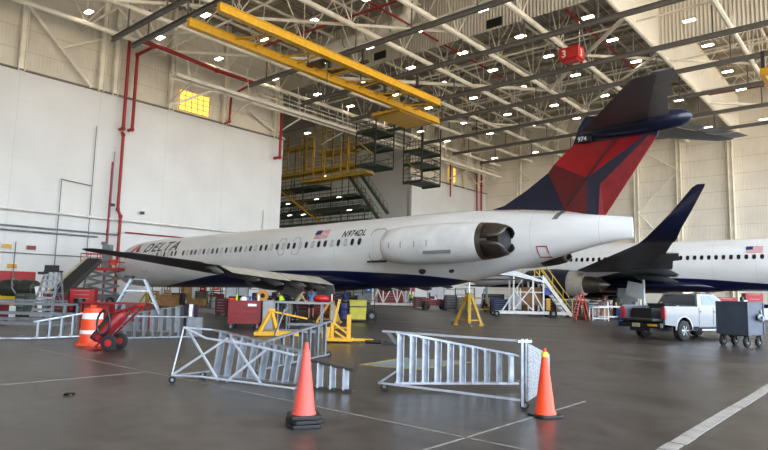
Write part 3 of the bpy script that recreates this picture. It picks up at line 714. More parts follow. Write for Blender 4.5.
# red fire pipes
def pipe(pts, r, label, mat=pipe_red, name='fire_pipe', brackets=True):
    u, v, z = pts[0]; o = empty(name, label, 'pipe', H(u, v, z), YAW)
    loc = [(p[0]-u, p[1]-v, p[2]-z) for p in pts]
    m = MB(); m.path(loc, r, 0, 10); m.build('pipe_run', mat, o, smooth=True)
    if brackets:
        m = MB()
        for p in loc[1:-1] or [tuple((a+b)/2 for a, b in zip(loc[0], loc[-1]))]: m.ball(p, r*1.5, 0, 8)
        m.build('coupling', mat, o, smooth=True)
    return o
pipe([(-54.2,25.35,24.9),(-54.2,25.35,16.2),(-54.9,25.35,16.2)], .15, 'red drop pipe high on the left wall, nearer of the pair with hooked feet')
pipe([(-50.3,24.6,23.3),(-51,26.2,23.6),(-54.2,26.2,23.6),(-54.2,26.2,16.3),(-54.9,26.2,16.3)], .15, 'red drop pipe high on the left wall, farther of the pair with hooked feet')
pipe([(-50.3,24.6,23.5),(-50.6,32.6,23.2),(-50.6,37.5,23.2)], .2, 'thick red main pipe running under the roof along the left wall')
pipe([(-54.6,25.45,15.9),(-54.3,25.45,15.6),(-54.3,25.45,8.6),(-54.3,25.75,8.0),(-54.3,25.75,.1)], .14, 'tall red riser down the white left wall above the nose of the airliner')
pipe([(-54.3,24.65,12.9),(-54.3,24.65,.1)], .08, 'thin red riser on the left wall beside the thick one')
pipe([(-50.6,37.2,23.2),(-54.3,37.0,22.6),(-54.3,36.9,19.6),(-54.5,36.5,19.3)], .13, 'red pipe dropping beside the yellow window')
pipe([(-54.0,43.8,23),(-54.0,43.8,16.9),(-54.6,43.4,16.8)], .17, 'red drop pipe at the corner of the wall opening')
pipe([(-54.5,73.5,22.7),(-54.5,87.4,22.5),(-54.5,87.5,15.5)], .15, 'red pipe running along and down the far end of the left wall')
pipe([(-54.5,88.9,25.4),(-54.5,88.9,15.5)], .17, 'tall red riser at the far corner of the hangar')
pipe([(-54.4,79.3,22.6),(-54.4,79.3,17.2)], .12, 'short red drop pipe left of the small yellow window')
pipe([(-46,34.4,25),(-24,35.6,25)], .11, 'red sprinkler pipe crossing behind the yellow crane girder')
pipe([(-31.8,33,25.2),(-31.8,56,25.2)], .1, 'red sprinkler pipe running away between the middle trusses')
pipe([(-38,57,25),(-19.8,57.4,25)], .12, 'red sprinkler pipe crossing behind the red hanging heater')
pipe([(-19.8,44,25.2),(-19.8,62,25.2)], .11, 'red sprinkler pipe running away left of the bright curtain')
pipe([(-16.3,74.3,25),(-16.3,85,25)], .14, 'red pipe below the far end of the bright curtain')
pipe([(-16.3,74.3,25),(-8,74.7,25)], .12, 'red cross pipe above the tip of the red tail')
pipe([(-21.5,52.6,25),(-21.5,52.6,22.8)], .12, 'short red hanging pipe behind the red heater')
# white and grey services on the left wall
pipe([(-54.6,2,7.6),(-54.6,44,7.75)], .11, 'long white pipe on brackets across the left wall', white_paint, 'wall_pipe')
pipe([(-54.7,2,6.3),(-54.7,26,6.3)], .07, 'upper grey conduit below the white wall pipe', alu_dull, 'wall_conduit')
pipe([(-54.7,2,5.9),(-54.7,24,5.95)], .07, 'lower grey conduit below the white wall pipe', alu_dull, 'wall_conduit')
pipe([(-54.7,26.5,6.6),(-54.7,40,6.6)], .06, 'thin red pipe under the white wall pipe beside the riser', pipe_red, 'wall_conduit')
pipe([(-54.8,23.2,16),(-54.8,23.2,1)], .035, 'thin dark conduit running down the left wall', grey_steel, 'wall_conduit')
pipe([(-54.8,23.2,10.5),(-54.8,20.6,10.7),(-54.8,20.6,1)], .035, 'thin conduit making a square bend on the left wall', grey_steel, 'wall_conduit')
pipe([(-54.8,25.0,14),(-54.8,25.0,1)], .04, 'grey conduit between the two red risers', alu_dull, 'wall_conduit')
pipe([(-54.8,42.5,10.6),(-54.8,42.5,5)], .09, 'short white downpipe near the wall opening', white_paint, 'wall_pipe')
pipe([(-54.8,17.5,5),(-54.8,17.5,1)], .035, 'short vertical conduit above the red wall band', grey_steel, 'wall_conduit')
pipe([(-54.8,2,4.1),(-54.8,25,4.1)], .035, 'thin low conduit running above the red wall band', grey_steel, 'wall_conduit')
for (v, z, lab) in ((28.0,8.6,'small dark floodlight above the white wall pipe, right of the riser'), (25.1,9.0,'small dark floodlight between the red risers')):
    o = hthing('floodlight', lab, 'light', -54.9, v, z); m = MB(); m.box((.25,0,0),(.2,.35,.25)); m.build('lamp_head', dark_steel, o); m = MB(); m.bar((-.05,0,.1),(.2,0,.1),.05,.05); m.build('arm', dark_steel, o)
for (v, z, lab, c) in ((17.4,3.0,'small yellow sign box low on the left wall', yellow), (16.9,4.6,'yellow notice on the left wall above the red band', yellow), (18.7,4.6,'dark red notice on the left wall above the red band', dark_red)):
    o = hthing('wall_sign', lab, 'sign', -54.95, v, z); m = MB(); m.box((.06,0,0),(.1,.7,.35)); m.build('board', c, o); m = MB(); m.box((.02,0,0),(.06,.8,.45)); m.build('backing', white_paint, o)
# red hanging heater with its number
hb = hthing('unit_heater', 'red box heater hung under the roof with a white 3 on it', 'heater', -19.9, 46.6, 21.2)
m = MB(); m.box((0,0,.55),(1.7,1.3,1.0)); m.box((0,0,.02),(1.3,1.0,.14)); m.build('casing', M('heater_red', (190,34,36), .4), hb, bevel=.03)
m = MB()
for x in (-.7,.7): m.tube((x,0,1.0),(x,0,3.3),.03,0,6)
m.build('hanger_rod', cream_steel, hb)
m = MB(); m.bm.free(); m.bm = text_mesh('3', .85, 0, .02)
for v_ in m.bm.verts: v_.co = Vector((v_.co.x-.6, -.665, v_.co.y+.22))
m.build('number', white_paint, hb, norm=False)
m = MB(); m.bm.free(); m.bm = text_mesh('3', .85, 0, .02)
for v_ in m.bm.verts: v_.co = Vector((.865, v_.co.x-.3, v_.co.y+.22))
m.build('number', white_paint, hb, norm=False)
for (u, z, k) in ((-25.7,25.2,'right'), (-38.9,25.5,'left')):
    o = hthing('vent_louvre', 'dark %s vent louvre set in the corrugated curtain' % k, 'vent', u, 43.9, z); m = MB(); m.box((0,-.05,0),(1.5,.12,.75)); m.build('vent_frame', dark_steel, o)
    m = MB()
    for j in range(5): m.box((0,-.14,-.28+j*.14),(1.4,.1,.03), 0, Matrix.Rotation(R(30),3,'X'))
    m.build('slats', black, o)
# round air duct above the dark beams
d = hthing('air_duct', 'fat pale air duct bending under the corrugated curtain', 'duct', -38, 41.2, 26.4)
m = MB(); m.path([(-8,0,0),(3.2,0,0),(4.6,.3,.8),(4.9,.5,3.2)], .62, 0, 18); m.build('duct_run', cream_steel, d, smooth=True)
m = MB()
for x in (-6,-3,0,3): m.lathe([(.66,-.06),(.66,.06)], (x,0,0), 'X', 0, 18)
m.build('duct_band', alu_dull, d)

# ------------------------------------------------------------------ docking scaffolds beyond the wall opening
def dock_level(o, x0, x1, y0, y1, z, mat=dock_green, rail=True, rmat=None, step=1.6):
    m = MB(); m.box(((x0+x1)/2,(y0+y1)/2,z), (x1-x0,y1-y0,.18)); m.box(((x0+x1)/2,y0,z-.1),(x1-x0,.12,.42)); m.box(((x0+x1)/2,y1,z-.1),(x1-x0,.12,.42)); m.build('platform', mat, o)
    if rail:
        m = MB(); rm = rmat or mat
        for y in (y0, y1):
            for zz in (.55, 1.1): m.tube((x0,y,z+zz),(x1,y,z+zz),.035,0,5)
            k = max(2, int((x1-x0)/step))
            for j in range(k+1): m.tube((x0+(x1-x0)*j/k,y,z),(x0+(x1-x0)*j/k,y,z+1.1),.03,0,5)
        m.build('guard_rail', rm, o)
dk = hthing('aircraft_dock', 'tall tiered dock with yellow upper frames and dark platforms beyond the wall opening', 'scaffold', -64, 58, 0)
for x0, x1, y0, y1, z in ((-10,2.5,-1,1.5,16.4),(-9,9.5,-1,1.2,14.5),(-11,11,-1.5,1,12.6),(-10,13,-2,.5,10.8),(-9,8,2,4,13.5),(-8,12,1,2.5,8.6)): dock_level(dk, x0, x1, y0, y1, z)
dock_level(dk, -8, 9.5, -1.2, .4, 18.6, dock_yellow); dock_level(dk, -1, 12, -1.5, 0, 17.2, dock_yellow); dock_level(dk, -7, -1, -.4, 1.0, 22.8, dock_yellow); dock_level(dk, 0, 7, 1.2, 2.6, 21.6, dock_yellow)
for (x, y, z0, z1, w_, d_) in ((-6.5,-.5,18.6,25,1.4,1.4),(-2.2,.6,18.6,24.4,1.6,1.2),(2.9,-.6,17.2,25.5,2.2,1.6),(7.8,-.6,17.4,24,1.3,1.6)):
    m = MB()
    for sx_ in (-1,1):
        for sy_ in (-1,1): m.bar((x+sx_*w_/2,y+sy_*d_/2,z0),(x+sx_*w_/2,y+sy_*d_/2,z1),.16,.16)
    zz = z0+.2
    while zz < z1:
        for sy_ in (-1,1): m.bar((x-w_/2,y+sy_*d_/2,zz),(x+w_/2,y+sy_*d_/2,zz),.1,.1)
        for sx_ in (-1,1): m.bar((x+sx_*w_/2,y-d_/2,zz),(x+sx_*w_/2,y+d_/2,zz),.1,.1)
        zz += 1.35
    m.build('tower_frame', dock_yellow, dk)
for (x, y, z0, z1) in ((-10,-.8,0,23),(-5,1,0,23),(-1,-.8,0,24),(3,1,0,24),(7,-.8,0,24),(11.5,-1,0,13),(5,2.5,0,20),(-8,3,0,20)):
    m = MB(); m.tube((x,y,z0),(x,y,z1),.07,0,6); m.build('post', dock_green, dk)
for a, b, mt in (((-6,-1.4,16.6),(5,-1.4,10.2),dock_yellow), ((8.5,-1,17),(13.8,-1,11),dock_green), ((10.6,-1,17),(15.4,-1,11.5),dock_green)):
    m = MB(); m.bar(a,b,.5,.22); q = Vector(b)-Vector(a)
    for zz in (.6,1.1): m.tube(Vector(a)+Vector((0,0,zz)),Vector(b)+Vector((0,0,zz)),.035,0,5)
    for j in range(8): p = Vector(a)+q*j/7; m.tube(p,p+Vector((0,0,1.1)),.03,0,5)
    m.build('stair_flight' if mt == dock_yellow else 'diagonal_brace', mt, dk)
wl_ = None
gw = 'small work lights hung below the dock platforms'
for (x, y, z) in ((-2,-2.1,12.3),(-6,-1.6,12.3),(0.5,-1.7,12.3),(3,-1.6,14.3),(-3.5,-1.2,14.2),(5.2,-2.2,10.5),(1,-2.2,10.5),(-4,-2.2,10.5),(8.3,-2.2,10.6),(9.5,-1.7,12.3),(-7.5,-2.2,10.5),(7,-1.2,14.3)):
    loc = H(-64+x, 58+y, z)
    if not wl_:
        wl_ = empty('work_light', 'small white work light hung below a dark dock platform', 'light', loc, YAW, gw)
        m = MB(); m.box((0,0,0),(.8,.28,.1)); m.build('housing', lamp_case, wl_); m = MB(); m.box((0,-.15,-.06),(.75,.1,.07)); m.build('diffuser', M('work_lamp', (250,245,230), .4, emit=(255,244,220), estr=3.5, var=0), wl_)
    else: copy_tree(wl_, loc)
def hung_dock(u, v, z0, z1, w_, d_, label, dense):
    o = hthing('hanging_work_platform', label, 'work platform', u, v, z0)
    dock_level(o, -w_/2, w_/2, -d_/2, d_/2, .2, dock_green, True, dark_steel, .8)
    if dense: dock_level(o, -w_/2, w_/2, -d_/2, d_/2, 2.6, dock_green, True, dark_steel, .5); dock_level(o, -w_/2, w_/2, -d_/2, d_/2, 4.4, dock_green, True, dark_steel, .5)
    for sx_ in (-1,1):
        for sy_ in (-1,1):
            m = MB(); m.bar((sx_*w_/2,sy_*d_/2,0),(sx_*w_/2,sy_*d_/2,z1-z0),.12,.12); m.build('hanger_post', dark_steel, o)
    m = MB()
    n = int((z1-z0)/1.6)
    for k in range(n):
        z = k*1.6
        m.tube((-w_/2,-d_/2,z),(w_/2,-d_/2,z+1.6),.04,0,5); m.tube((w_/2,d_/2,z),(-w_/2,d_/2,z+1.6),.04,0,5); m.tube((w_/2,-d_/2,z),(w_/2,d_/2,z+1.6),.04,0,5)
    m.build('lattice', dark_steel, o)
    m = MB(); m.bar((-w_*.4,-d_/2-.1,3.2),(w_*.4,-d_/2-.1,1.2),.35,.1); m.build('ladder_flight', M('step_yellow', (170,140,60), .5), o)
hung_dock(-48.5, 54.2, 16.8, 22.5, 3.2, 3.4, 'dark caged work platform hung from the crane, left of the pair', True)
hung_dock(-48.0, 63.2, 16.0, 23.8, 3.0, 4.2, 'dark work platform hung in front of the far white wall, right of the pair', True)
# ------------------------------------------------------------------ things on the floor (world x right, y away from the camera)
def wth(name, label, cat, x, y, rz=0.0, group=None, z=0.0): return empty(name, label, cat, (x, y, z), R(rz), group)
def part(m, name, mat, o, smooth=False, bevel=0, loc=(0,0,0), label=None):
    p = m.build(name, mat, o, loc, smooth=smooth, bevel=bevel)
    if label: p['label'] = label
    return p
# painted lines: two pale joints, the white bay line, a blue-grey box with a yellow edge
pale = M('worn_pale_paint', (126,121,114), .6, var=.35, scale=6); wline = M('worn_white_paint', (156,150,142), .6, var=.2, scale=5)
m = MB(); m.box((-8.5, 5.93, .002), (23, .035, .004)); struct(m.build('floor_joint', pale, rot=HR))
m = MB(); m.box((-3.82, 6.6, .002), (.03, 5.4, .004)); struct(m.build('floor_joint', pale, rot=HR))
m = MB(); m.box((-10.9, 4.2, .002), (.03, 3.2, .004)); struct(m.build('floor_joint', pale, rot=HR))
for k, (a, b) in enumerate(((4.0,6.1),(6.2,7.0),(7.05,7.4),(7.45,7.9),(7.93,10.6),(10.66,12.6),(12.65,19),(19.1,27),(27.2,34))):
    m = MB(); m.box((-2.0+(.006 if k % 2 else -.004), (a+b)/2, .003), (.17, b-a, .006)); struct(m.build('floor_line', wline, rot=HR))
m = MB(); m.prism([(-9.15,9.95),(-7.85,10.25),(-7.9,12.4),(-9.45,11.95)], .001, .005, 'XY'); struct(m.build('floor_marking', M('marking_blue_grey', (112,122,126), .5, var=.2), rot=HR))
m = MB()
q = [(-9.15,9.95),(-7.85,10.25),(-7.9,12.4),(-9.45,11.95)]
for a, b in zip(q, q[1:]+q[:1]): m.bar((*a,.006), (*b,.006), .09, .006)
struct(m.build('floor_marking_edge', M('marking_yellow', (150,128,60), .6, var=.3, scale=6), rot=HR))
# traffic cones
def cone(x, y, z, mat, label, base_round=False, tape=False, group=None, rz=20, h=.9):
    o = wth('traffic_cone', label, 'traffic cone', x, y, rz, group, z)
    m = MB()
    if base_round: m.prism(rounded(.40,.40,5,.3), 0, .035, 'XY')
    else: m.prism(rounded(.38,.38,3,.18), 0, .045, 'XY')
    part(m, 'base', black, o, bevel=.008)
    m = MB(); m.lathe([(.15,.03),(.145,.06),(.132,.075),(.035,h-.07),(.024,h-.06),(.022,h),(.012,h),(.012,h-.04)], n=28); part(m, 'cone_body', mat, o, True)
    if tape: m = MB(); m.lathe([(.047,h-.115),(.040,h-.06),(.036,h-.05)], n=20); part(m, 'tape_band', tape_yellow, o, True)
    return o
cone(-.9, 7.36, 0, faded_orange, 'faded orange traffic cone at the bottom of the stack of three in front')
cone(-.893, 7.365, .05, faded_orange, 'faded orange traffic cone in the middle of the stack of three in front', rz=26)
cone(-.9, 7.36, .10, faded_orange, 'faded pinkish orange traffic cone on top of the stack of three in front', rz=15, h=.88)
cone(2.23, 8.31, 0, orange, 'single bright orange traffic cone with a yellow taped tip beside the fallen ladder', True, True)
# dropped black rag
m = MB(); random.seed(3)
ring = []
for z, r in ((0,.075),(.02,.08),(.035,.05)): ring.append([(math.cos(a)*r*random.uniform(.8,1.2), math.sin(a)*r*.8*random.uniform(.8,1.2), z) for a in [2*math.pi*i/10 for i in range(10)]])
m.loft(ring); o = m.build('rag', black, loc=(-4.54,9.01,0), smooth=True); tag(o, 'small crumpled black rag on the open floor at front left', 'rag')
# orange and white drum
o = wth('traffic_barrel', 'orange traffic barrel with white reflective bands beside the red hand truck', 'traffic barrel', -7.85, 16.5)
m = MB(); m.prism(rounded(.72,.62,4,.3), 0, .07, 'XY'); part(m, 'rubber_base', M('barrel_base', (222,80,44), .5), o)
m = MB(); m.lathe([(.30,.05),(.30,.28),(.285,.3),(.285,.47),(.27,.49),(.27,.68),(.255,.70),(.255,.87),(.24,.89),(.22,.98),(.1,1.0),(.001,1.0)], n=32); part(m, 'drum', orange, o, True)
for a, b, r in ((.305,.455,.289),(.70,.86,.262)): m = MB(); m.lathe([(r,a),(r-.006,b)], n=32); part(m, 'reflective_band', reflect, o, True, label='white reflective band')
m = MB(); m.box((0,0,1.03),(.14,.05,.08)); part(m, 'handle', orange, o)
# ladders lying on their sides
def side_ladder(o, P0, P1, w0, w1, n, mat=alu, rmat=None, z0=.06, depth=.16, rail=(.08,.035), brackets=True, skew=.0, face=(.5,.86)):
    rmat = rmat or mat
    P0 = Vector((*P0, z0)); P1 = Vector((*P1, z0)); d = (P1-P0); L = d.length; d.normalize(); nrm = Vector((-d.y, d.x, 0))
    m = MB(); m.bar(P0, P1, rail[0], rail[1]); part(m, 'side_rail', rmat, o)
    m = MB(); m.bar(P0+Vector((0,0,w0)), P1+Vector((0,0,w1)), rail[0], rail[1]); part(m, 'side_rail', rmat, o)
    for k in range(n):
        t = (k+.4)/n; a = P0+(P1-P0)*t; w = w0+(w1-w0)*t
        m = MB(); b = a+Vector((0,0,w)) + d*skew*w
        T = (d*face[0]+nrm*face[1]).normalized()
        sx_ = T*depth/2; th = T.cross(Vector((0,0,1)))*.012
        pts = [a-sx_-th, a+sx_-th, a+sx_+th, a-sx_+th, b-sx_-th, b+sx_-th, b+sx_+th, b-sx_+th]
        m.faces(pts, [(0,3,2,1),(4,5,6,7),(0,1,5,4),(1,2,6,5),(2,3,7,6),(3,0,4,7)])
        for e_ in (sx_, -sx_): m.bar(a+e_, b+e_, .03, .03)
        if brackets:
            for q_, s_ in ((a, 1), (b, -1)): m.bar(q_-d*.09, q_+Vector((0,0,s_*.1)), .05, .015)
        part(m, 'step', mat, o)
def castor(m, c, r=.065): m.wheel(c, r, .04, 'Y', 0, 1, 14)
alu_b = M('bright_aluminium', (196,203,212), .4, .4)
# A: the big rolling ladder tipped over with its base towards the camera
O_ = Vector((.12,10.06,0))
o = wth('rolling_ladder', 'aluminium rolling ladder tipped on its side beside the single orange cone', 'ladder', O_.x, O_.y)
A0 = Vector((0,0,0)); A1 = Vector((2.05-.12, 8.71-10.06, 0)); EN = (2.22, .34)
side_ladder(o, (0.12,.0), EN, .83, .46, 10, z0=.13, depth=.13, face=(.8,.6))
for p_, q_ in (((-.1,.07,.96),(.05,0,.955)), ((-.15,.07,.12),(0,0,.13))): m = MB(); m.bar(A0+Vector(p_), A1+Vector(q_), .03, .03); part(m, 'base_rail', alu_b, o)
m = MB()
for dx in (-.04, .03): m.bar(A1+Vector((dx,dx*.6,.05)), A1+Vector((dx,dx*.6,.99)), .035, .05)
m.bar(A1+Vector((-.1,0,.955)), A1+Vector((.1,.0,.96)), .07, .04); part(m, 'rear_upright', alu, o)
m = MB(); m.bar((-.12,.08,.13), (.18,.02,.34), .14, .03); part(m, 'gusset', alu, o)
m = MB(); m.bar((.0,.06,.94),(.14,.0,.76),.1,.03); part(m, 'gusset', alu, o)
# chequered rear panel
B = A1; n_ = Vector((.50,.62,0))
m = MB(); m.faces([B+Vector((.03,0,.13)), B+n_+Vector((0,0,.24)), B+n_*1.02+Vector((0,0,.72)), B+Vector((.03,0,.93)), B+Vector((.05,-.02,.13)), B+n_+Vector((.02,-.02,.24)), B+n_*1.02+Vector((.02,-.02,.72)), B+Vector((.05,-.02,.93))],
    [(0,1,2,3),(7,6,5,4),(0,4,5,1),(1,5,6,2),(2,6,7,3),(3,7,4,0)]); part(m, 'platform', M('tread_plate', (150,154,158), .45, .7, var=.5, scale=40), o)
m = MB(); m.bar(B+n_+Vector((0,0,.72)), (EN[0],EN[1],.6), .03, .03); m.bar(B+n_+Vector((0,0,.24)), (EN[0],EN[1],.16), .03, .03); part(m, 'hand_rail', alu, o)
m = MB(); castor(m, (-.05,.05,.065)); part(m, 'castor', [rubber, grey_steel], o, True)
m = MB(); castor(m, (1.93,-1.35,.065)); part(m, 'castor', [rubber, grey_steel], o, True)
m = MB(); m.bar((-.05,.05,.05),(-.05,.05,.15),.03,.03); m.bar((1.93,-1.35,.06),(1.93,-1.35,.15),.03,.03); part(m, 'castor_fork', dark_steel, o)
# B: the X-braced rolling ladder
o = wth('rolling_ladder', 'white X-braced rolling ladder lying on its side behind the stack of cones', 'ladder', -3.0, 10.9)
side_ladder(o, (0,0), (1.75,-.72), .80, .52, 8, z0=.06, depth=.10, skew=.14)
def off(p): return Vector((p[0]+3.0, p[1]-10.9, p[2]))
w0_ = off((-3.50,10.3,.13)); w1_ = off((-1.32,9.45,.10)); t0 = off((-3.36,10.35,.93)); t1 = off((-1.35,9.5,.60))
def lerp(a, b, t): return a+(b-a)*t
m = MB(); m.path([w0_, lerp(w0_,w1_,.25)+Vector((0,0,.03)), w1_], .018, 0, 8); part(m, 'lower_rail', alu_b, o, True)
m = MB(); m.path([t0, lerp(t0,t1,.22)+Vector((0,0,-.09)), lerp(t0,t1,.6)+Vector((0,0,-.02)), t1], .02, 0, 8); part(m, 'upper_rail', alu_b, o, True)
m = MB(); m.tube(w0_, t0, .014, 0, 8); part(m, 'upright', alu_b, o)
for a, b in ((t0+Vector((.04,0,0)), lerp(w0_,w1_,.40)), (w0_, lerp(t0,t1,.42)), (lerp(t0,t1,.46), lerp(w0_,w1_,.75)), (lerp(t0,t1,.78), lerp(w0_,w1_,.47))):
    m = MB(); m.bar(a, b, .022, .036); part(m, 'cross_brace', alu_b, o)
for a, b in ((w0_, (-3.05,10.95,.13)), (t0, (-3.0,10.9,.86)), (w1_, (-1.25,10.18,.1)), (t1, (-1.25,10.18,.58))): m = MB(); m.bar(a, off(b), .03, .03); part(m, 'cross_tie', alu_dull, o)
for p in ((-3.48,10.28,.06), (-3.18,10.99,.06)): m = MB(); castor(m, off(p), .06); part(m, 'castor', [rubber, alu], o, True)
# its dark-railed neighbour
o = wth('step_ladder', 'narrow step ladder with black rails lying right behind the stack of cones', 'ladder', -1.28, 10.1)
side_ladder(o, (0,0), (.86,-.36), .44, .32, 4, alu, dark_steel, z0=.04, depth=.09)
# B2
o = wth('step_ladder', 'aluminium step ladder lying on its side beyond the X-braced one, running away from the cones', 'ladder', -2.4, 11.8)
side_ladder(o, (0,0), (1.1,3.3), .50, .80, 8, alu_dull, alu_dull, z0=.05, depth=.12)
m = MB(); m.bar((-.35,-.3,.62),(0.05,.1,.5),.06,.04); part(m, 'top_cap', alu_dull, o)
m = MB(); castor(m, (1.12,3.3,.06)); part(m, 'castor', [rubber, grey_steel], o, True)
alu_b = M('bright_aluminium', (206,212,220), .4, .4)
# C and D at the left
o = wth('step_ladder', 'bright aluminium step ladder lying on its side left of the orange barrel', 'ladder', -9.9, 17.3)
side_ladder(o, (0,0), (.95,1.35), .46, .72, 5, alu_b, alu_b, z0=.07, depth=.24)
m = MB(); m.bar((-.75,-.3,.08),(0,0,.07),.08,.04); m.bar((-.6,.4,.1),(0,.1,.07),.06,.03); part(m, 'loose_foot', alu, o)
o = wth('rolling_ladder', 'long grey rolling ladder lying on its side right of the red hand truck', 'ladder', -8.05, 18.2)
side_ladder(o, (0,0), (2.0,1.3), .66, .62, 9, alu_dull, alu_dull, z0=.05, depth=.11)
m = MB(); m.box((2.05,1.3,.36),(.5,.08,.6)); part(m, 'platform', alu_dull, o)
o = wth('rolling_ladder', 'grey ladder lying behind the long one with navy and white uprights at its end', 'ladder', -9.3, 21.4)
side_ladder(o, (0,0), (2.3,-.1), .50, .90, 8, alu_dull, alu_dull, z0=.06, depth=.18)
for k in range(3): m = MB(); m.box((2.42+k*.18,-.1,.55),(.11,.09,.95)); part(m, 'upright', [navy, white_paint][k % 2], o, label='navy upright' if k % 2 == 0 else 'white upright')
m = MB(); m.prism([(-.3,0),(.0,.95),(.12,.95),(.02,0)], .3, .36, 'XZ'); part(m, 'outrigger', alu, o)
# tubular racks at the left edge
def tube_table(label, x, y, w_, d_, h_, levels, mat=alu_dull, rz=0, cat='rack', name='tube_rack', top=None):
    o = wth(name, label, cat, x, y, rz)
    for sx_ in (-1,1):
        for sy_ in (-1,1): m = MB(); m.bar((sx_*w_/2,sy_*d_/2,0),(sx_*w_/2,sy_*d_/2,h_),.05,.05); part(m, 'leg', mat, o)
    for z in levels:
        m = MB()
        for sy_ in (-1,1): m.bar((-w_/2,sy_*d_/2,z),(w_/2,sy_*d_/2,z),.05,.06)
        for sx_ in (-1,1): m.bar((sx_*w_/2,-d_/2,z),(sx_*w_/2,d_/2,z),.05,.06)
        part(m, 'shelf_frame', mat, o)
    if top: m = MB(); m.box((0,0,h_+.015),(w_,d_,.03)); part(m, 'table_top', top, o)
    return o
tube_table('long grey tubular rack at the left edge behind the fallen ladder', -11.5, 19.6, 2.9, .8, .98, (.34,.66,.96))
tube_table('second grey tubular rack at the left edge, farther back', -13.6, 22.6, 3.2, .9, 1.0, (.3,.98))
o = wth('floor_post', 'dark padded post at the left edge of the floor', 'post', -10.25, 15.9); m = MB(); m.box((0,0,.6),(.22,.22,1.2)); part(m, 'pad', dark_steel, o, bevel=.02); m = MB(); m.box((0,0,.02),(.4,.4,.04)); part(m, 'foot_plate', dark_steel, o)
# red hand truck with cylinder
o = wth('hand_truck', 'red hand truck carrying a red gas cylinder and a black hose beside the orange barrel', 'hand truck', -6.75, 15.4)
f0 = Vector((-.38,0,.04)); f1 = Vector((.62,0,1.12))
for y in (-.22,.22):
    m = MB(); m.tube((-.38,y,.05),(.62,y,1.12),.028,0,8); m.tube((-.1,y,.9),(.62,y,1.12),.02,0,8); part(m, 'rail', dark_red, o, True)
m = MB(); m.box((-.42,0,.05),(.3,.5,.03)); part(m, 'toe_plate', red, o)
for t in (.15,.5,.85): m = MB(); p = f0.lerp(f1,t); m.tube(p+Vector((0,-.22,0)),p+Vector((0,.22,0)),.02,0,8); part(m, 'cross_bar', red, o)
for y, rr in ((-.08,.155),):
    q_ = (f1-f0).normalized(); up_ = Vector((-q_.z,0,q_.x))
    a = f0+q_*.12+up_*.15+Vector((0,y,0)); T = q_.to_track_quat('Z','Y').to_matrix()
    m = MB(); m.lathe([(.001,0),(.1,.01),(rr,.06),(rr,.86),(.09,.96),(.04,1.0),(.04,1.08),(.001,1.08)], n=20)
    for v_ in m.bm.verts: v_.co = a+T@v_.co
    part(m, 'cylinder', dark_red, o, True)
m = MB(); m.box((-.25,.02,.55),(.2,.42,.75),0,Matrix.Rotation(R(35),3,'Y')); part(m, 'side_box', rubber, o, bevel=.03)
m = MB(); pts = [Vector((-.18+.16*math.cos(a),-.25,.68+.3*math.sin(a))) for a in [2*math.pi*i/14 for i in range(15)]]; m.path(pts,.028,0,6); part(m, 'hose', black, o, True)
for y in (-.32,.32): m = MB(); m.wheel((.02,y,.2),.2,.1,'Y',0,1,24); part(m, 'wheel', [rubber, red], o, True, label='black tyre on a red rim')
m = MB(); m.tube((.02,-.3,.2),(.02,.3,.2),.02,0,8); part(m, 'axle', dark_steel, o)
m = MB(); m.tube((.62,-.22,1.12),(.62,.22,1.12),.022,0,8); part(m, 'handle', red, o)
# red open trolley behind the barrel
o = tube_table('red railed trolley behind the orange barrel', -9.9, 22.6, 2.2, .8, .98, (.35,.96), dark_red, 4, 'trolley', 'railed_trolley')
m = MB(); m.box((-.6,0,.6),(.9,.6,.7)); part(m, 'drawer_box', dark_red, o)
# red tool cabinets
def tool_cabinet(label, x, y, w_, d_, h_, mat, rz=0, z0=.14, drawers=5, name='tool_cabinet', cat='tool cabinet', top=None):
    o = wth(name, label, cat, x, y, rz)
    m = MB(); m.box((0,0,(h_+z0)/2),(w_,d_,h_-z0)); part(m, 'body', mat, o, bevel=.01)
    hh = (h_-z0-.06)/drawers
    for k in range(drawers):
        m = MB(); m.box((0,-d_/2-.012,z0+.03+hh*(k+.5)),(w_*.92,.024,hh*.88)); dr = part(m, 'drawer', mat, o)
        m = MB(); m.bar((-w_*.3,-d_/2-.04,z0+.03+hh*(k+.8)),(w_*.3,-d_/2-.04,z0+.03+hh*(k+.8)),.02,.02); part(m, 'handle', alu, dr)
    m = MB(); m.box((0,0,h_+.012),(w_*1.02,d_*1.02,.03)); part(m, 'top_tray', top or mat, o)
    for sx_ in (-1,1):
        for sy_ in (-1,1): m = MB(); m.wheel((sx_*w_*.4,sy_*d_*.36,.07),.07,.045,'Y',0,1,12); m.box((sx_*w_*.4,sy_*d_*.36,.12),(.05,.06,.06),1); part(m, 'castor', [rubber, grey_steel], o)
    return o
tool_cabinet('bright red tool cabinet below the top of the belt loader ramp', -17.75, 36.0, 1.35, .8, 1.35, red, 12)
# red cart in the middle
o = wth('tool_cart', 'dark red tool cart with a cluttered top in front of the workers', 'tool cart', -5.45, 24.3, 4)
m = MB(); m.box((0,0,.7),(1.3,.75,.86)); part(m, 'body', M('cart_red', (122,14,20), .45), o, bevel=.015)
for k in range(4):
    m = MB(); m.box((0,-.388,.34+.2*k),(1.2,.02,.18)); dr = part(m, 'drawer', MATS['cart_red'], o); m = MB(); m.box((0,-.41,.41+.2*k),(.8,.02,.02)); part(m, 'handle', dark_red, dr)
m = MB(); m.box((.3,-.415,.98),(.34,.012,.1)); part(m, 'name_plate', white_paint, o, label='white plate')
m = MB(); m.box((0,0,1.14),(1.36,.8,.03)); part(m, 'top_tray', dark_red, o)
for sx_ in (-1,1):
    for sy_ in (-1,1): m = MB(); m.wheel((sx_*.52,sy_*.28,.12),.12,.07,'Y',0,1,14); m.box((sx_*.52,sy_*.28,.22),(.06,.08,.1),1); part(m, 'castor', [rubber, grey_steel], o)
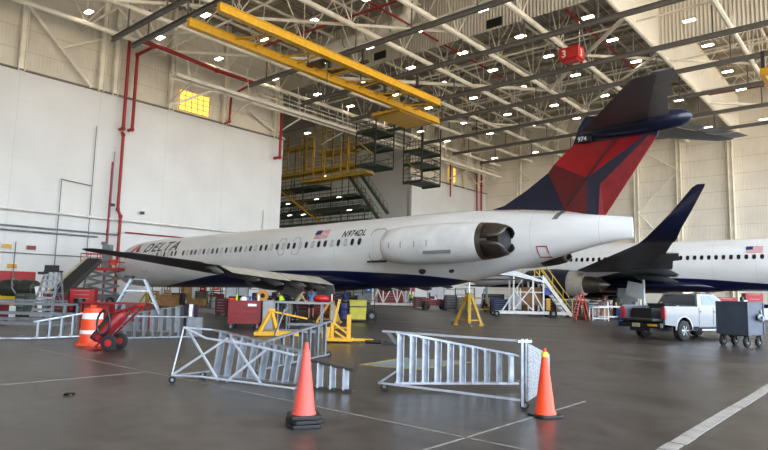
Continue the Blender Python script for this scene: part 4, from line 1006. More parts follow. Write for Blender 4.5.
o = wth('grey_locker', 'grey upright locker joined against the right side of the dark red cart', 'locker', -4.5, 24.15, 4)
m = MB(); m.box((0,0,.6),(.44,.6,1.16)); part(m, 'body', M('locker_grey', (132,134,134), .5), o, bevel=.01); m = MB(); m.box((0,-.31,.6),(.38,.02,1.05)); dr = part(m, 'door', M('locker_door', (146,148,148), .5), o); m = MB(); m.box((.14,-.335,.65),(.03,.03,.14)); part(m, 'handle', black, dr)
def small(name, label, cat, x, y, z, fn, mats):
    m = MB(); fn(m); ob = m.build(name, mats, loc=(x,y,z), smooth=True); return tag(ob, label, cat)
small('hard_hat', 'white hard hat on top of the dark red cart', 'hard hat', -5.55, 24.2, 1.155, lambda m: m.lathe([(.15,0),(.125,.02),(.12,.08),(.08,.14),(.001,.16)], n=20, cap0=True), [white_paint])
small('spray_can', 'white spray can on the right end of the dark red cart', 'can', -4.95, 24.2, 1.155, lambda m: m.lathe([(.035,0),(.035,.2),(.015,.23),(.015,.26),(.001,.26)], n=14, cap0=True), [white_paint])
small('spray_can', 'lime spray can on the left part of the dark red cart', 'can', -5.8, 24.1, 1.155, lambda m: m.lathe([(.035,0),(.035,.18),(.015,.2),(.015,.23),(.001,.23)], n=14, cap0=True), [lime])
small('parts_tray', 'small orange tray on the left corner of the dark red cart', 'tray', -5.98, 24.25, 1.155, lambda m: m.box((0,0,.04),(.2,.2,.08), taper=1.2), [orange])
small('oil_can', 'blue can on the dark red cart beside the hard hat', 'can', -5.3, 24.3, 1.155, lambda m: m.lathe([(.05,0),(.05,.13),(.02,.16),(.001,.16)], n=14, cap0=True), [blue])
o = wth('hose_reel', 'yellow hose reel standing behind the dark red cart', 'hose reel', -5.0, 25.4); m = MB(); m.lathe([(.2,-.12),(.2,.12)], (0,0,1.35), 'Y', 0, 20); m.lathe([(.1,-.14),(.25,-.14),(.25,-.11),(.1,-.11)], (0,0,1.35), 'Y', 0, 20); part(m, 'reel', M('reel_ochre', (176,120,40), .5), o, True)
m = MB(); m.bar((-.25,0,0),(0,0,1.35),.06,.06); m.bar((.25,0,0),(0,0,1.35),.06,.06); m.bar((-.3,-.3,.03),(-.3,.3,.03),.06,.06); m.bar((.3,-.3,.03),(.3,.3,.03),.06,.06); part(m, 'stand', dark_steel, o)
# yellow A-frame stand
o = wth('support_stand', 'yellow triangular floor stand beside the dark red cart', 'stand', -3.75, 21.2, 8)
for y in (-.35,.35):
    m = MB(); m.bar((-.5,y,.12),(-.12,0,.86),.1,.1); m.bar((.12,y,.12),(-.1,0,.86),.1,.1); part(m, 'a_frame', yellow, o)
m = MB(); m.bar((-.65,-.35,.1),(.9,-.35,.1),.12,.12); m.bar((-.65,.35,.1),(.6,.35,.1),.12,.12); m.bar((-.6,-.4,.1),(-.6,.4,.1),.1,.1); m.bar((-.1,0,.86),(1.15,-.1,.62),.07,.06); part(m, 'base', yellow, o)
m = MB(); m.box((-.1,0,.9),(.22,.22,.1)); part(m, 'saddle', yellow, o)
m = MB(); m.bar((.05,-.45,.05),(.35,-.3,.95),.09,.03); part(m, 'prop', alu_dull, o)
# light tubular table frame in front of the workers
tube_table('open aluminium table frame in front of the man in light blue', -2.85, 22.3, 2.1, .9, 1.18, (.12,1.16), alu_dull)
tube_table('low grey frame right behind the yellow triangular stand', -3.2, 25.3, 1.4, .7, 1.1, (.2,1.08), alu_dull)
# yellow lifting stand
o = wth('engine_stand', 'yellow wheeled lifting stand between the fallen ladders and the yellow bin', 'stand', -1.25, 19.3, 0)
m = MB(); m.bar((.22,-.1,.1),(.22,-.1,.88),.13,.13); part(m, 'post', yellow, o)
m = MB(); m.bar((-.35,0,.15),(-.1,0,1.35),.08,.08); part(m, 'lever', M('lever_yellow', (196,150,50), .5), o)
m = MB(); m.bar((-.25,-.1,.6),(.22,-.1,.25),.07,.07); m.bar((-.3,-.1,.1),(-.3,-.1,.62),.1,.1); m.bar((-.3,.1,.45),(.2,.1,.45),.06,.06); m.bar((-.22,-.1,.35),(.15,-.1,.12),.06,.06); part(m, 'bracket', yellow, o)
m = MB(); m.box((-.1,0,.1),(.9,.6,.1)); m.bar((.3,-.1,.1),(1.0,-.15,.1),.1,.08); m.box((-.5,0,.3),(.25,.3,.35)); part(m, 'base', yellow, o, bevel=.01)
m = MB(); m.tube((.75,-.15,.06),(1.25,-.2,.06),.06,0,10); part(m, 'roller', rubber, o, True)
small('wheel_chock', 'black wheel chock on the floor left of the big fallen ladder', 'chock', .25, 18.6, 0, lambda m: m.prism([(-.22,0),(.22,0),(.2,.08),(-.16,.13)], -.09, .09, 'XZ'), [rubber])
# yellow bin
o = wth('waste_bin', 'square yellow bin with a black band standing behind the yellow lifting stand', 'bin', -1.3, 32.4, 6)
m = MB(); m.box((0,0,.62),(.85,.7,.95),0,None,1.06); part(m, 'tub', M('bin_yellow', (180,170,50), .5), o, bevel=.03)
m = MB(); m.box((0,0,.82),(.92,.77,.07)); part(m, 'band', black, o); m = MB(); m.box((0,0,1.13),(.95,.8,.08)); part(m, 'rim', MATS['bin_yellow'], o, bevel=.02)
for sx_ in (-1,1): m = MB(); m.wheel((sx_*.32,.1,.12),.12,.07,'X',0,1,14); part(m, 'wheel', [rubber, grey_steel], o)
m = MB(); m.box((0,0,.12),(.7,.5,.06)); part(m, 'underframe', dark_steel, o)
o = wth('tyre_dolly', 'black aircraft tyre standing right behind the yellow bin', 'tyre', -.55, 33.4); m = MB(); m.wheel((0,0,.3),.3,.22,'Y',0,1,24); part(m, 'tyre', [rubber, grey_steel], o, True); m = MB(); m.box((0,0,.02),(.4,.3,.04)); part(m, 'cradle', dark_steel, o)
# tripod jack under the tail
o = wth('tripod_jack', 'yellow three-legged aircraft jack under the rear belly of the near airliner', 'jack', 4.45, 31.0)
for k in range(3):
    a = R(-95+120*k); b = Vector((math.cos(a)*.75, math.sin(a)*.75, .1)); m = MB(); m.bar((math.cos(a)*.12,math.sin(a)*.12,1.55), b, .13, .13); m.box(b-Vector((0,0,.05)),(.24,.24,.08)); lg = part(m, 'leg', M('jack_yellow', (184,142,40), .5), o)
    m = MB(); m.wheel(b+Vector((math.cos(a)*.15,math.sin(a)*.15,0)),.09,.06,'Y',0,1,12); part(m, 'wheel', [rubber, grey_steel], lg)
m = MB(); 
for k in range(3):
    a = R(-95+120*k); b = R(25+120*k); m.bar((math.cos(a)*.6,math.sin(a)*.6,.3),(math.cos(b)*.6,math.sin(b)*.6,.3),.05,.05)
part(m, 'tie_bar', MATS['jack_yellow'], o)
m = MB(); m.lathe([(.11,.35),(.11,1.62),(.14,1.62),(.14,1.7),(.04,1.7)], n=18, cap0=True, cap1=True); part(m, 'cylinder', MATS['jack_yellow'], o, True)
m = MB(); m.lathe([(.035,1.6),(.035,2.14),(.06,2.14),(.06,2.18)], n=14, cap1=True); part(m, 'ram', M('chrome', (190,190,190), .2, .95), o, True)
for x_, y_, sc_, lab_ in ((-2.55, 30.6, .66, 'yellow three-legged aircraft jack under the wing root, left of the yellow bin'), (-19.6, 50.4, .68, 'yellow three-legged aircraft jack far back under the nose of the near airliner')):
    j2 = copy_tree(o, (x_, y_, 0), .6, lab_); j2.scale = (.95, .95, sc_)
# upright rolling ladder at the left
o = wth('rolling_ladder', 'tall upright aluminium rolling ladder with a black top platform at the left', 'ladder', -15.1, 27.4, 8)
for sx_ in (-1,1):
    m = MB(); m.bar((sx_*.42,-.75,.1),(sx_*.28,.15,2.15),.09,.05); part(m, 'side_rail', alu, o)
    m = MB(); m.bar((sx_*.45,.75,.1),(sx_*.28,.45,2.2),.08,.05); part(m, 'rear_rail', alu, o)
    m = MB(); m.bar((sx_*.45,.7,.7),(sx_*.38,-.45,.7),.04,.03); m.bar((sx_*.45,.7,.3),(sx_*.33,-.1,1.5),.04,.03); part(m, 'side_brace', alu, o)
for k in range(8): t = (k+.6)/8; m = MB(); m.box((0,-.75+.9*t,.1+2.05*t),(.8-.24*t,.2,.035)); m.box((0,-.85+.9*t,.07+2.05*t),(.8-.24*t,.03,.09)); part(m, 'step', alu, o)
m = MB(); m.box((0,.3,2.2),(.66,.5,.07)); m.box((0,.1,2.35),(.62,.05,.24)); part(m, 'platform', black, o)
m = MB(); m.box((-.38,.1,2.1),(.3,.3,.12)); part(m, 'tool_tray', black, o)
m = MB(); m.bar((-.45,.78,.15),(.45,.78,.15),.06,.06); m.bar((-.42,.6,1.2),(.4,.6,1.2),.05,.05); m.bar((-.4,.66,.4),(.36,.55,1.8),.04,.04); part(m, 'rear_brace', alu, o)
for sx_ in (-1,1):
    for y in (-.78,.78): m = MB(); m.wheel((sx_*.45,y,.07),.07,.04,'Y',0,1,12); part(m, 'castor', [rubber, grey_steel], o)
# A-shaped platform step in front of the nose
o = wth('platform_ladder', 'aluminium A-shaped platform ladder standing below the airliner nose', 'ladder', -14.6, 36.0, 14)
for y in (-.35,.35):
    m = MB(); m.bar((-1.3,y,.03),(-.35,y,2.0),.1,.12); part(m, 'front_rail', alu, o); m = MB(); m.bar((1.35,y,.03),(.4,y,2.0),.1,.12); part(m, 'rear_rail', alu, o)
for k in range(7): t = (k+.7)/7.6; m = MB(); m.box((-1.3+.95*t,0,.03+1.97*t),(.2,.66,.04)); part(m, 'step', alu, o)
m = MB(); m.box((0,0,2.02),(.95,.76,.07)); part(m, 'platform', alu_dull, o); m = MB(); m.box((-.5,0,2.14),(.5,.7,.16)); part(m, 'tool_tray', black, o)
m = MB(); m.bar((-1.0,-.35,.62),(1.05,-.35,.62),.06,.05); m.bar((-.65,-.35,1.35),(.72,-.35,1.35),.07,.1); m.bar((-1.0,.35,.62),(1.05,.35,.62),.06,.05); part(m, 'tie_bar', alu, o)
# belt loader
o = wth('belt_loader', 'grey belt loader ramp with a pale edge rising behind the red cabinet', 'belt loader', -20.3, 39.4, 0)
a = Vector((.65,-3.6,.55)); b = Vector((-.35,3.6,3.35)); rr = (b-a)
m = MB(); m.bar(a,b,1.0,.28); part(m, 'boom', M('boom_grey', (66,66,66), .6), o)
m = MB(); m.bar(a+Vector((0,0,.16)),b+Vector((0,0,.16)),.8,.03); part(m, 'belt', rubber, o)
for s_ in (-.55,): m = MB(); m.bar(a+Vector((s_,0,.2)),b+Vector((s_,0,.2)),.1,.2); part(m, 'side_guard', M('guard_cream', (190,180,146), .5), o)
m = MB(); m.box((.2,-.8,.65),(1.5,4.4,.5)); m.box((.2,.9,1.15),(1.2,1.1,.6)); part(m, 'chassis', dark_steel, o, bevel=.04)
m = MB(); m.bar((.2,1.2,1.2),(-.1,2.2,2.7),.12,.12); part(m, 'lift_strut', grey_steel, o)
for sx_ in (-1,1):
    for y in (-2.4,.9): m = MB(); m.wheel((.2+sx_*.75,y,.38),.38,.25,'X',0,1,20); part(m, 'wheel', [rubber, grey_steel], o, True)
# scissor lift
o = wth('scissor_lift', 'red scissor lift raised beside the nose of the near airliner', 'scissor lift', -22.9, 49.2, 6)
m = MB(); m.box((0,0,.65),(2.9,1.5,.5)); part(m, 'chassis', M('lift_grey', (96,98,100), .5), o, bevel=.04)
for sx_ in (-1,1):
    for y in (-.7,.7): m = MB(); m.wheel((sx_*1.0,y,.35),.35,.24,'Y',0,1,20); part(m, 'wheel', [rubber, grey_steel], o, True)
for k in range(3):
    z = .95+k*.63
    for y in (-.5,.5):
        m = MB(); m.bar((-1.25,y,z),(1.25,y,z+.63),.06,.12); part(m, 'scissor_arm', [alu_dull, grey_steel][k % 2], o); m = MB(); m.bar((1.25,y,z),(-1.25,y,z+.63),.06,.12); part(m, 'scissor_arm', [grey_steel, alu_dull][k % 2], o)
m = MB(); m.box((0,0,2.95),(3.0,1.5,.22)); part(m, 'basket_floor', M('lift_red', (176,40,34), .5), o)
m = MB()
for y in (-.75,.75):
    for z in (3.55,4.15): m.tube((-1.5,y,z),(1.5,y,z),.035,0,6)
    for k in range(5): m.tube((-1.5+.75*k,y,3),(-1.5+.75*k,y,4.15),.03,0,6)
for x in (-1.5,1.5):
    for z in (3.55,4.15): m.tube((x,-.75,z),(x,.75,z),.035,0,6)
part(m, 'guard_rail', MATS['lift_red'], o)
m = MB(); m.box((1.0,-.6,3.5),(.35,.3,.45)); part(m, 'control_box', orange, o)
o2 = wth('camera_box', 'grey equipment box standing on the scissor lift above its rail', 'box', -22.7, 49.4, 0, z=3.06); m = MB(); m.box((0,0,.95),(.7,.5,1.9)); part(m, 'case', M('case_grey', (120,126,130), .5), o2, bevel=.03); m = MB(); m.box((-.3,0,2.0),(.4,.3,.25)); part(m, 'lamp', grey_steel, o2)
# machinery at the far left
o = wth('engine_core', 'dark aircraft engine core on a yellow stand at the left edge', 'engine', -18.9, 31.5, -8)
m = MB(); m.lathe([(.2,-1.0),(.45,-.9),(.5,-.3),(.38,0),(.5,.3),(.42,.9),(.2,1.05)], (0,0,1.35), 'X', 0, 24, True, True); part(m, 'core', M('engine_dark', (52,54,50), .5, .4, var=.4, scale=8), o, True)
m = MB()
for k in range(8): a = k*.8; m.path([(-.8+.2*k,math.cos(a)*.5,1.35+math.sin(a)*.5),(-.6+.2*k,math.cos(a+.7)*.56,1.35+math.sin(a+.7)*.56),(-.3+.15*k,math.cos(a+1.3)*.5,1.35+math.sin(a+1.3)*.5)],.035,0,6)
part(m, 'pipework', alu_dull, o)
m = MB(); m.bar((-1.1,-.6,.3),(1.1,-.6,.3),.14,.14); m.bar((-1.1,.6,.3),(1.1,.6,.3),.14,.14); m.bar((-.9,-.6,.3),(-.9,0,1.3),.12,.12); m.bar((.9,-.6,.3),(.9,0,1.3),.12,.12); m.box((0,-.5,.7),(1.3,.3,.5)); part(m, 'stand', M('stand_yellow', (204,166,36), .5), o)
for sx_ in (-1,1):
    for sy_ in (-1,1): m = MB(); m.wheel((sx_,sy_*.6,.14),.14,.08,'Y',0,1,14); part(m, 'castor', [rubber, grey_steel], o)
for (x, y, c, lab, sz) in ((-19.6,34.5,red,'red barrel-shaped unit at the left edge behind the engine core',(.8,.7,1.1)), (-17.5,31.0,white_paint,'white leaning panel right of the dark engine core',(.3,.15,1.5))):
    o = wth('equipment_box', lab, 'box', x, y, 5); z = 0 if sz[2] > 1 else 1.2
    m = MB(); m.box((0,0,sz[2]/2+z),sz,0,Matrix.Rotation(R(-12 if sz[2] > 1.4 else 0),3,'Y')); part(m, 'casing', c, o, bevel=.02)
    if z: m = MB(); m.bar((0,0,0),(0,0,1.2),.08,.08); part(m, 'post', grey_steel, o)
    else: m = MB(); m.box((0,0,.03),(sz[0]*1.2,sz[1]*1.4,.06)); part(m, 'foot', dark_steel, o)
# ------------------------------------------------------------------ pickup truck (x forward, y left, origin under the rear axle)
hd = math.atan2(.505, .863)
tk = empty('pickup_truck', 'silver crew cab pickup truck with its tailgate down, parked at the right', 'pickup truck', (11.42, 24.72, 0), hd)
silver = M('truck_silver', (112,117,124), .25, .5, var=.04, coat=.6)
def arch(cx, r, z0, n=10, a0=180, a1=0): return [(cx+math.cos(R(a0+(a1-a0)*i/n))*r, .42+math.sin(R(a0+(a1-a0)*i/n))*r) for i in range(n+1)]
for sd in (-1, 1):
    poly = [(-1.22,.62),(-.53,.56)] + arch(0,.50,.42)[1:-1] + [(.52,.54),(.95,.54),(.95,1.34),(-1.22,1.34)]
    m = MB(); m.prism(poly, sd*.90, sd*.99, 'XZ'); part(m, 'bed_side', silver, tk, bevel=.012)
    m = MB(); 
    ring = arch(0,.5,.42,14); ring2 = arch(0,.57,.42,14)
    for i in range(14):
        (x0,z0),(x1,z1),(x2,z2),(x3,z3) = ring[i],ring[i+1],ring2[i+1],ring2[i]
        m.faces([(x0,sd*1.0,z0),(x1,sd*1.0,z1),(x2,sd*.985,z2),(x3,sd*.985,z3),(x0,sd*.9,z0),(x1,sd*.9,z1)], [(0,1,2,3),(0,4,5,1)])
    part(m, 'wheel_arch_lip', silver, tk)
m = MB(); m.box((-.13,0,.72),(2.2,1.82,.08)); m.box((.93,0,1.0),(.06,1.82,.66)); part(m, 'bed_floor', black, tk)
# cab lower body and nose
side = [(.95,.50),(2.95,.50)] + [(3.68-.52,.56)] + arch(3.68,.50,.42)[1:-1] + [(4.22,.50),(4.62,.55),(4.66,1.0),(4.55,1.16),(3.3,1.27),(3.1,1.32),(.95,1.34)]
m = MB(); m.prism(side, -.98, .98, 'XZ'); part(m, 'cab_body', silver, tk, bevel=.04)
# greenhouse
def gh(z, x0, x1, w_): return [(x0,-w_,z),(x1,-w_,z),(x1,w_,z),(x0,w_,z)]
m = MB(); m.loft([gh(1.3,.98,3.25,.93), gh(1.36,.98,3.2,.93), gh(1.84,1.22,2.42,.76), gh(1.93,1.38,2.22,.66)]); part(m, 'cab_roof', silver, tk, bevel=.03)
gl_ = M('truck_glass', (30,36,42), .05, var=0, coat=.5); gl_side = M('truck_side_glass', (84,108,118), .25, var=0)
def gx(z): t = (z-1.36)/.48; return .98+.24*t, 3.2-.78*t, .93-.17*t
for sd in (-1, 1):
    for a, b in ((.14,.50),(.54,.92)):
        m = MB(); pts = []
        for (t, z) in ((a,1.40),(b,1.40),(b if b < .6 else .80,1.80),(a if a > .2 else .20,1.80)):
            x0, x1, w_ = gx(z); pts.append((x0+(x1-x0)*t, sd*(w_+.008), z))
        q2 = [(p[0], p[1]-sd*.02, p[2]) for p in pts]
        m.faces(pts+q2, [(0,1,2,3),(7,6,5,4),(0,4,5,1),(1,5,6,2),(2,6,7,3),(3,7,4,0)]); part(m, 'side_window', gl_side, tk)
m = MB(); pts = []
for (t, z) in ((-.9,1.41),(.9,1.41),(.88,1.80),(-.88,1.80)): x0, x1, w_ = gx(z); pts.append((x0-.012, w_*t, z))
q2 = [(p[0]+.02, p[1], p[2]) for p in pts]; m.faces(pts+q2, [(0,1,2,3),(7,6,5,4),(0,4,5,1),(1,5,6,2),(2,6,7,3),(3,7,4,0)]); part(m, 'rear_window', gl_, tk)
m = MB(); pts = []
for (t, z) in ((-.9,1.42),(.9,1.42),(.88,1.80),(-.88,1.80)): x0, x1, w_ = gx(z); pts.append((x1+.012, w_*t, z))
q2 = [(p[0]-.02, p[1], p[2]) for p in pts]; m.faces(pts+q2, [(0,1,2,3),(7,6,5,4),(0,4,5,1),(1,5,6,2),(2,6,7,3),(3,7,4,0)]); part(m, 'windscreen', gl_, tk)
for sd in (-1, 1):
    for x in (1.0, 1.98, 2.95): m = MB(); m.box((x, sd*.982, .95),(.018,.012,.75)); part(m, 'door_gap', seam, tk)
    for x in (1.15, 2.12): m = MB(); m.box((x, sd*1.0, 1.14),(.2,.04,.045)); part(m, 'door_handle', silver, tk)
    m = MB(); m.box((2.98, sd*1.13, 1.42),(.12,.24,.26)); m.bar((3.0,sd*.92,1.36),(2.98,sd*1.05,1.38),.05,.05); part(m, 'wing_mirror', silver, tk, bevel=.02)
    m = MB(); m.box((-1.2, sd*.93, 1.06),(.12,.17,.46)); part(m, 'tail_light', M('tail_light_red', (150,16,22), .2, coat=.5), tk, bevel=.015)
    m = MB(); m.box((4.55, sd*.8, .98),(.22,.3,.24)); part(m, 'head_light', M('head_light', (210,210,205), .1), tk, bevel=.02)
    m = MB(); m.box((2.0, sd*.97, .42),(1.9,.16,.06)); part(m, 'side_step', alu, tk)
m = MB(); m.box((-1.52,0,.80),(.56,1.72,.09)); part(m, 'tailgate', M('tailgate_inner', (40,40,42), .5), tk, bevel=.02)
m = MB(); m.box((-1.36,0,.58),(.22,1.9,.2)); part(m, 'rear_bumper', M('bumper_dark', (48,48,50), .35, .6), tk, bevel=.03)
m = MB(); m.box((-1.49,.1,.58),(.03,.34,.16)); part(m, 'licence_plate', M('plate_yellow', (196,190,150), .5), tk)
m = MB(); m.box((-1.49,-.62,.60),(.03,.4,.08)); part(m, 'bumper_sticker', yellow, tk)
m = MB(); m.box((4.7,0,.55),(.16,1.9,.26)); part(m, 'front_bumper', M('chrome', (190,190,190), .2, .95), tk, bevel=.03)
m = MB(); m.box((1.6,0,.42),(6.0,.9,.16)); part(m, 'chassis', black, tk)
for x in (0, 3.68):
    for sd in (-1, 1):
        m = MB(); m.wheel((x, sd*.86, .40), .40, .27, 'Y', 0, 1, 30); wh = part(m, 'wheel', [rubber, M('wheel_alloy', (176,180,184), .3, .8)], tk, True)
        m = MB()
        for k in range(6): a = k*math.pi/3; m.bar((x+math.cos(a)*.05, sd*.995, .4+math.sin(a)*.05),(x+math.cos(a)*.21, sd*.985, .4+math.sin(a)*.21),.06,.03)
        part(m, 'spokes', M('wheel_alloy'), wh)
def inframe(o, x, y): 
    c, s_ = math.cos(hd), math.sin(hd); return o[0]+c*x-s_*y, o[1]+s_*x+c*y
for (x, y, w_, d_, h_, lab) in ((.45,.35,.6,.8,.62,'black tool box in the truck bed against the cab, left one'), (.4,-.45,.6,.6,.5,'black tool box in the truck bed against the cab, right one'), (-.5,.3,.7,.9,.42,'low black case in the middle of the truck bed')):
    bx, by = inframe((11.42,24.72), x, y)
    o = empty('tool_box', lab, 'tool box', (bx, by, .765), hd); m = MB(); m.box((0,0,h_/2),(w_,d_,h_)); part(m, 'case', black, o, bevel=.02); m = MB(); m.box((0,0,h_+.02),(w_*1.03,d_*1.03,.05)); part(m, 'lid', M('box_lid', (30,30,32), .5), o)
    m = MB(); m.bar((-w_*.15,0,h_+.09),(w_*.15,0,h_+.09),.03,.03); part(m, 'handle', grey_steel, o)
# grey waste cart beside it
ct = empty('waste_cart', 'dark blue-grey steel waste cart on big castors beside the pickup truck', 'cart', (12.92, 21.85, 0), hd)
bg_ = M('cart_blue_grey', (62,72,86), .45, .2, var=.15)
m = MB()
for (c, d) in (((0,0,.45),(1.05,1.08,.06)), ((-.5,0,1.0),(.04,1.08,1.12)), ((.5,0,1.0),(.04,1.08,1.12)), ((0,-.53,1.0),(1.05,.04,1.12)), ((0,.53,1.0),(1.05,.04,1.12))): m.box(c, d)
part(m, 'tub', bg_, ct)
m = MB(); m.box((.24,0,1.575),(.58,1.14,.04)); part(m, 'lid', bg_, ct, bevel=.01); m = MB(); m.box((-.26,0,1.57),(.5,1.14,.035)); part(m, 'lid', bg_, ct, bevel=.01)
m = MB()
for x in (-.5,.5):
    for y in (-.54,.54): m.box((x,y,1.0),(.06,.06,1.14))
part(m, 'corner_strip', bg_, ct)
for (x, y) in ((-.38,.42),(-.38,-.42),(.38,-.42),(.38,.42)):
    m = MB(); m.wheel((x,y,.19),.19,.11,'Y',0,1,20); wh = part(m, 'castor', [rubber, grey_steel], ct, True); m = MB(); m.bar((x,y-.07,.18),(x,y-.07,.42),.04,.05); m.bar((x,y+.07,.18),(x,y+.07,.42),.04,.05); m.box((x,y,.41),(.12,.2,.03)); part(m, 'fork', dark_steel, wh)
m = MB(); m.box((0,0,.4),(.9,.9,.05)); m.tube((-.38,-.42,.3),(.38,-.42,.3),.02,0,6); part(m, 'underframe', dark_steel, ct)
m = MB(); m.ball((.12,-.62,1.05),.13,0,14,(1,.5,1)); m.tube((.12,-.55,1.05),(.12,-.75,1.05),.05,0,12); m.bar((.3,-.56,1.3),(.3,-.62,.9),.05,.05); m.ball((.42,-.6,.98),.1,0,12,(1,.6,1)); part(m, 'winch', alu_dull, ct, True)
o = wth('hose_nozzle', 'small dark pump head on top of the blue-grey waste cart', 'pump', 13.05, 21.9, z=1.6); m = MB(); m.lathe([(.07,0),(.07,.1),(.04,.16),(.001,.17)], n=12, cap0=True); part(m, 'housing', black, o, True); m = MB(); m.tube((0,0,.12),(.14,0,.18),.02,0,8); part(m, 'spout', black, o)

# ------------------------------------------------------------------ wheeled stairs by the far engine
st = wth('maintenance_stairs', 'white wheeled maintenance stairs with yellow handrails in front of the far engine', 'stairs', 9.2, 47.2)
wp = white_paint
m = MB()
for y in (-.8,.8): m.bar((-.2,y,.32),(5.2,y,.32),.14,.2)
for x in (0,2.6,5.0): m.bar((x,-.8,.32),(x,.8,.32),.12,.16)
part(m, 'base_frame', wp, st)
for x in (.9,2.4,3.2):
    for y in (-.75,.75): m = MB(); m.bar((x,y,.35),(x,y,3.1),.12,.12); part(m, 'post', wp, st)
for (a, b) in (((.9,-.75,.5),(2.4,-.75,2.4)),((2.4,-.75,.5),(.9,-.75,2.0)),((.9,-.75,1.9),(3.2,-.75,1.9)),((2.4,-.75,2.0),(3.2,-.75,.5)),((.0,-.75,.4),(1.6,-.75,2.9))): m = MB(); m.bar(a,b,.1,.08); part(m, 'brace', wp, st)
m = MB(); m.box((2.3,0,3.1),(2.6,1.6,.1)); part(m, 'platform', alu_dull, st)
m = MB(); m.prism([(-.6,3.32),(.3,3.5),(1.2,3.45),(3.3,2.75),(3.3,2.6),(1.0,3.1),(-.5,3.2)], -.9, .9, 'XZ'); part(m, 'canvas_cover', M('canvas_white', (214,216,218), .7), st)
a = Vector((3.1,0,3.15)); b = Vector((5.35,0,.15))
for y in (-.75,.75): m = MB(); m.bar(a+Vector((0,y,0)),b+Vector((0,y,0)),.08,.26); part(m, 'stringer', wp, st)
for k in range(10): p = a.lerp(b,(k+.5)/10); m = MB(); m.box(p,(.3,1.44,.05)); part(m, 'tread', M('tread_blue', (130,150,176), .5), st)
for y in (-.78,.78):
    m = MB(); m.path([(2.9,y,3.1),(2.9,y,4.1),(3.2,y,4.15),(5.4,y,1.25),(5.4,y,.15)],.04,0,8); m.path([(3.0,y,3.6),(5.3,y,.75)],.035,0,8); m.tube((3.9,y,2.1),(3.9,y,3.2),.03,0,6); m.tube((4.7,y,1.0),(4.7,y,2.15),.03,0,6); part(m, 'hand_rail', M('rail_yellow', (206,170,60), .5), st)
    m = MB(); m.path([(2.9,y,4.1),(1.6,y,4.2),(1.6,y,3.2)],.035,0,8); part(m, 'platform_rail', MATS['rail_yellow'], st)
m = MB(); m.box((3.55,-.8,1.0),(.3,.05,.9)); part(m, 'warning_panel', yellow, st); m = MB(); m.box((2.6,.6,1.6),(1.6,.05,1.4)); part(m, 'side_panel', ply, st); m = MB(); m.box((3.6,-.4,2.0),(.5,.4,.6)); part(m, 'blue_box', blue, st)
for (x, y, r_) in ((-.4,-.8,.22),(-.4,.8,.22),(3.9,-.9,.3),(3.9,.9,.3)): m = MB(); m.wheel((x,y,r_),r_,.16,'Y',0,1,18); part(m, 'wheel', [rubber, grey_steel], st, True)
# white maintenance stand far away
ms = wth('maintenance_stand', 'white trussed maintenance stand far behind under the near airliner belly', 'stand', 1.3, 70, 0)
m = MB(); m.box((0,0,.3),(5.2,2.2,.22)); part(m, 'base', wp, ms)
for x in (-2.4,-1.2,.4,1.4): m = MB(); m.bar((x,-1,.4),(x,-1,3.6),.12,.12); part(m, 'post', wp, ms)
for (x0, x1) in ((-2.4,-1.2),(-1.2,-2.4),(-1.2,.4),(.4,-.6),(.4,1.4),(1.4,.4),(1.4,2.4)): m = MB(); m.bar((x0,-1,.4),(x1,-1,3.4),.1,.1); part(m, 'brace', wp, ms)
m = MB(); m.bar((-2.5,.6,.3),(-.6,.6,3.6),.4,.1); part(m, 'stair_flight', M('tan_steps', (170,150,120), .6), ms); m = MB(); m.box((0,0,3.6),(4.6,2.2,.12)); part(m, 'platform', alu_dull, ms)
for x in (-2.3,2.3): m = MB(); m.wheel((x,-.9,.15),.15,.1,'Y',0,1,14); part(m, 'wheel', [rubber, grey_steel], ms)

# ------------------------------------------------------------------ the clutter along the far walls
def at(px, Y): return ((px-384)/600*Y*1.0, Y)
def chest(lab, px, Y, w_, h_, mat, rz=0, name='tool_cabinet'): x, y = at(px, Y); return tool_cabinet(lab, x, y, w_, .7, h_, mat, rz)
def shelf(lab, px, Y, w_, h_, mat, boxes, rz=0):
    x, y = at(px, Y); o = wth('shelf_rack', lab, 'shelving', x, y, rz)
    for sx_ in (-1,1):
        for sy_ in (-1,1): m = MB(); m.bar((sx_*w_/2,sy_*.3,0),(sx_*w_/2,sy_*.3,h_),.06,.06); part(m, 'post', mat, o)
    n = max(2, int(h_/.5))
    for k in range(n): m = MB(); m.box((0,0,.15+k*(h_-.2)/(n-1)),(w_,.64,.05)); part(m, 'shelf', mat, o)
    for (bx, lv, bw, bh, bm, bl) in boxes:
        z = .175+lv*(h_-.2)/(n-1); c, s_ = math.cos(R(rz)), math.sin(R(rz))
        b_ = wth('storage_box', bl, 'box', x+c*bx, y+s_*bx, rz, z=z); m = MB(); m.box((0,0,bh/2),(bw,.5,bh)); part(m, 'carton', bm, b_, bevel=.01); m = MB(); m.box((0,-.255,bh*.55),(bw*.4,.01,bh*.25)); part(m, 'sticker', wp, b_)
    return o
def table(lab, px, Y, w_, h_, mat, top, rz=0): x, y = at(px, Y); return tube_table(lab, x, y, w_, .8, h_, (.25, h_-.04), mat, rz, 'work table', 'work_table', top)
def board(lab, px, Y, w_, h_, z0, mat, rz=0):
    x, y = at(px, Y); o = wth('display_board', lab, 'board', x, y, rz); m = MB(); m.box((0,0,z0+h_/2),(w_,.05,h_)); part(m, 'panel', mat, o)
    for s_ in (-1,1): m = MB(); m.bar((s_*w_*.42,0,0),(s_*w_*.42,0,z0+h_),.06,.06); m.bar((s_*w_*.42,-.3,.03),(s_*w_*.42,.3,.03),.06,.06); part(m, 'leg', grey_steel, o)
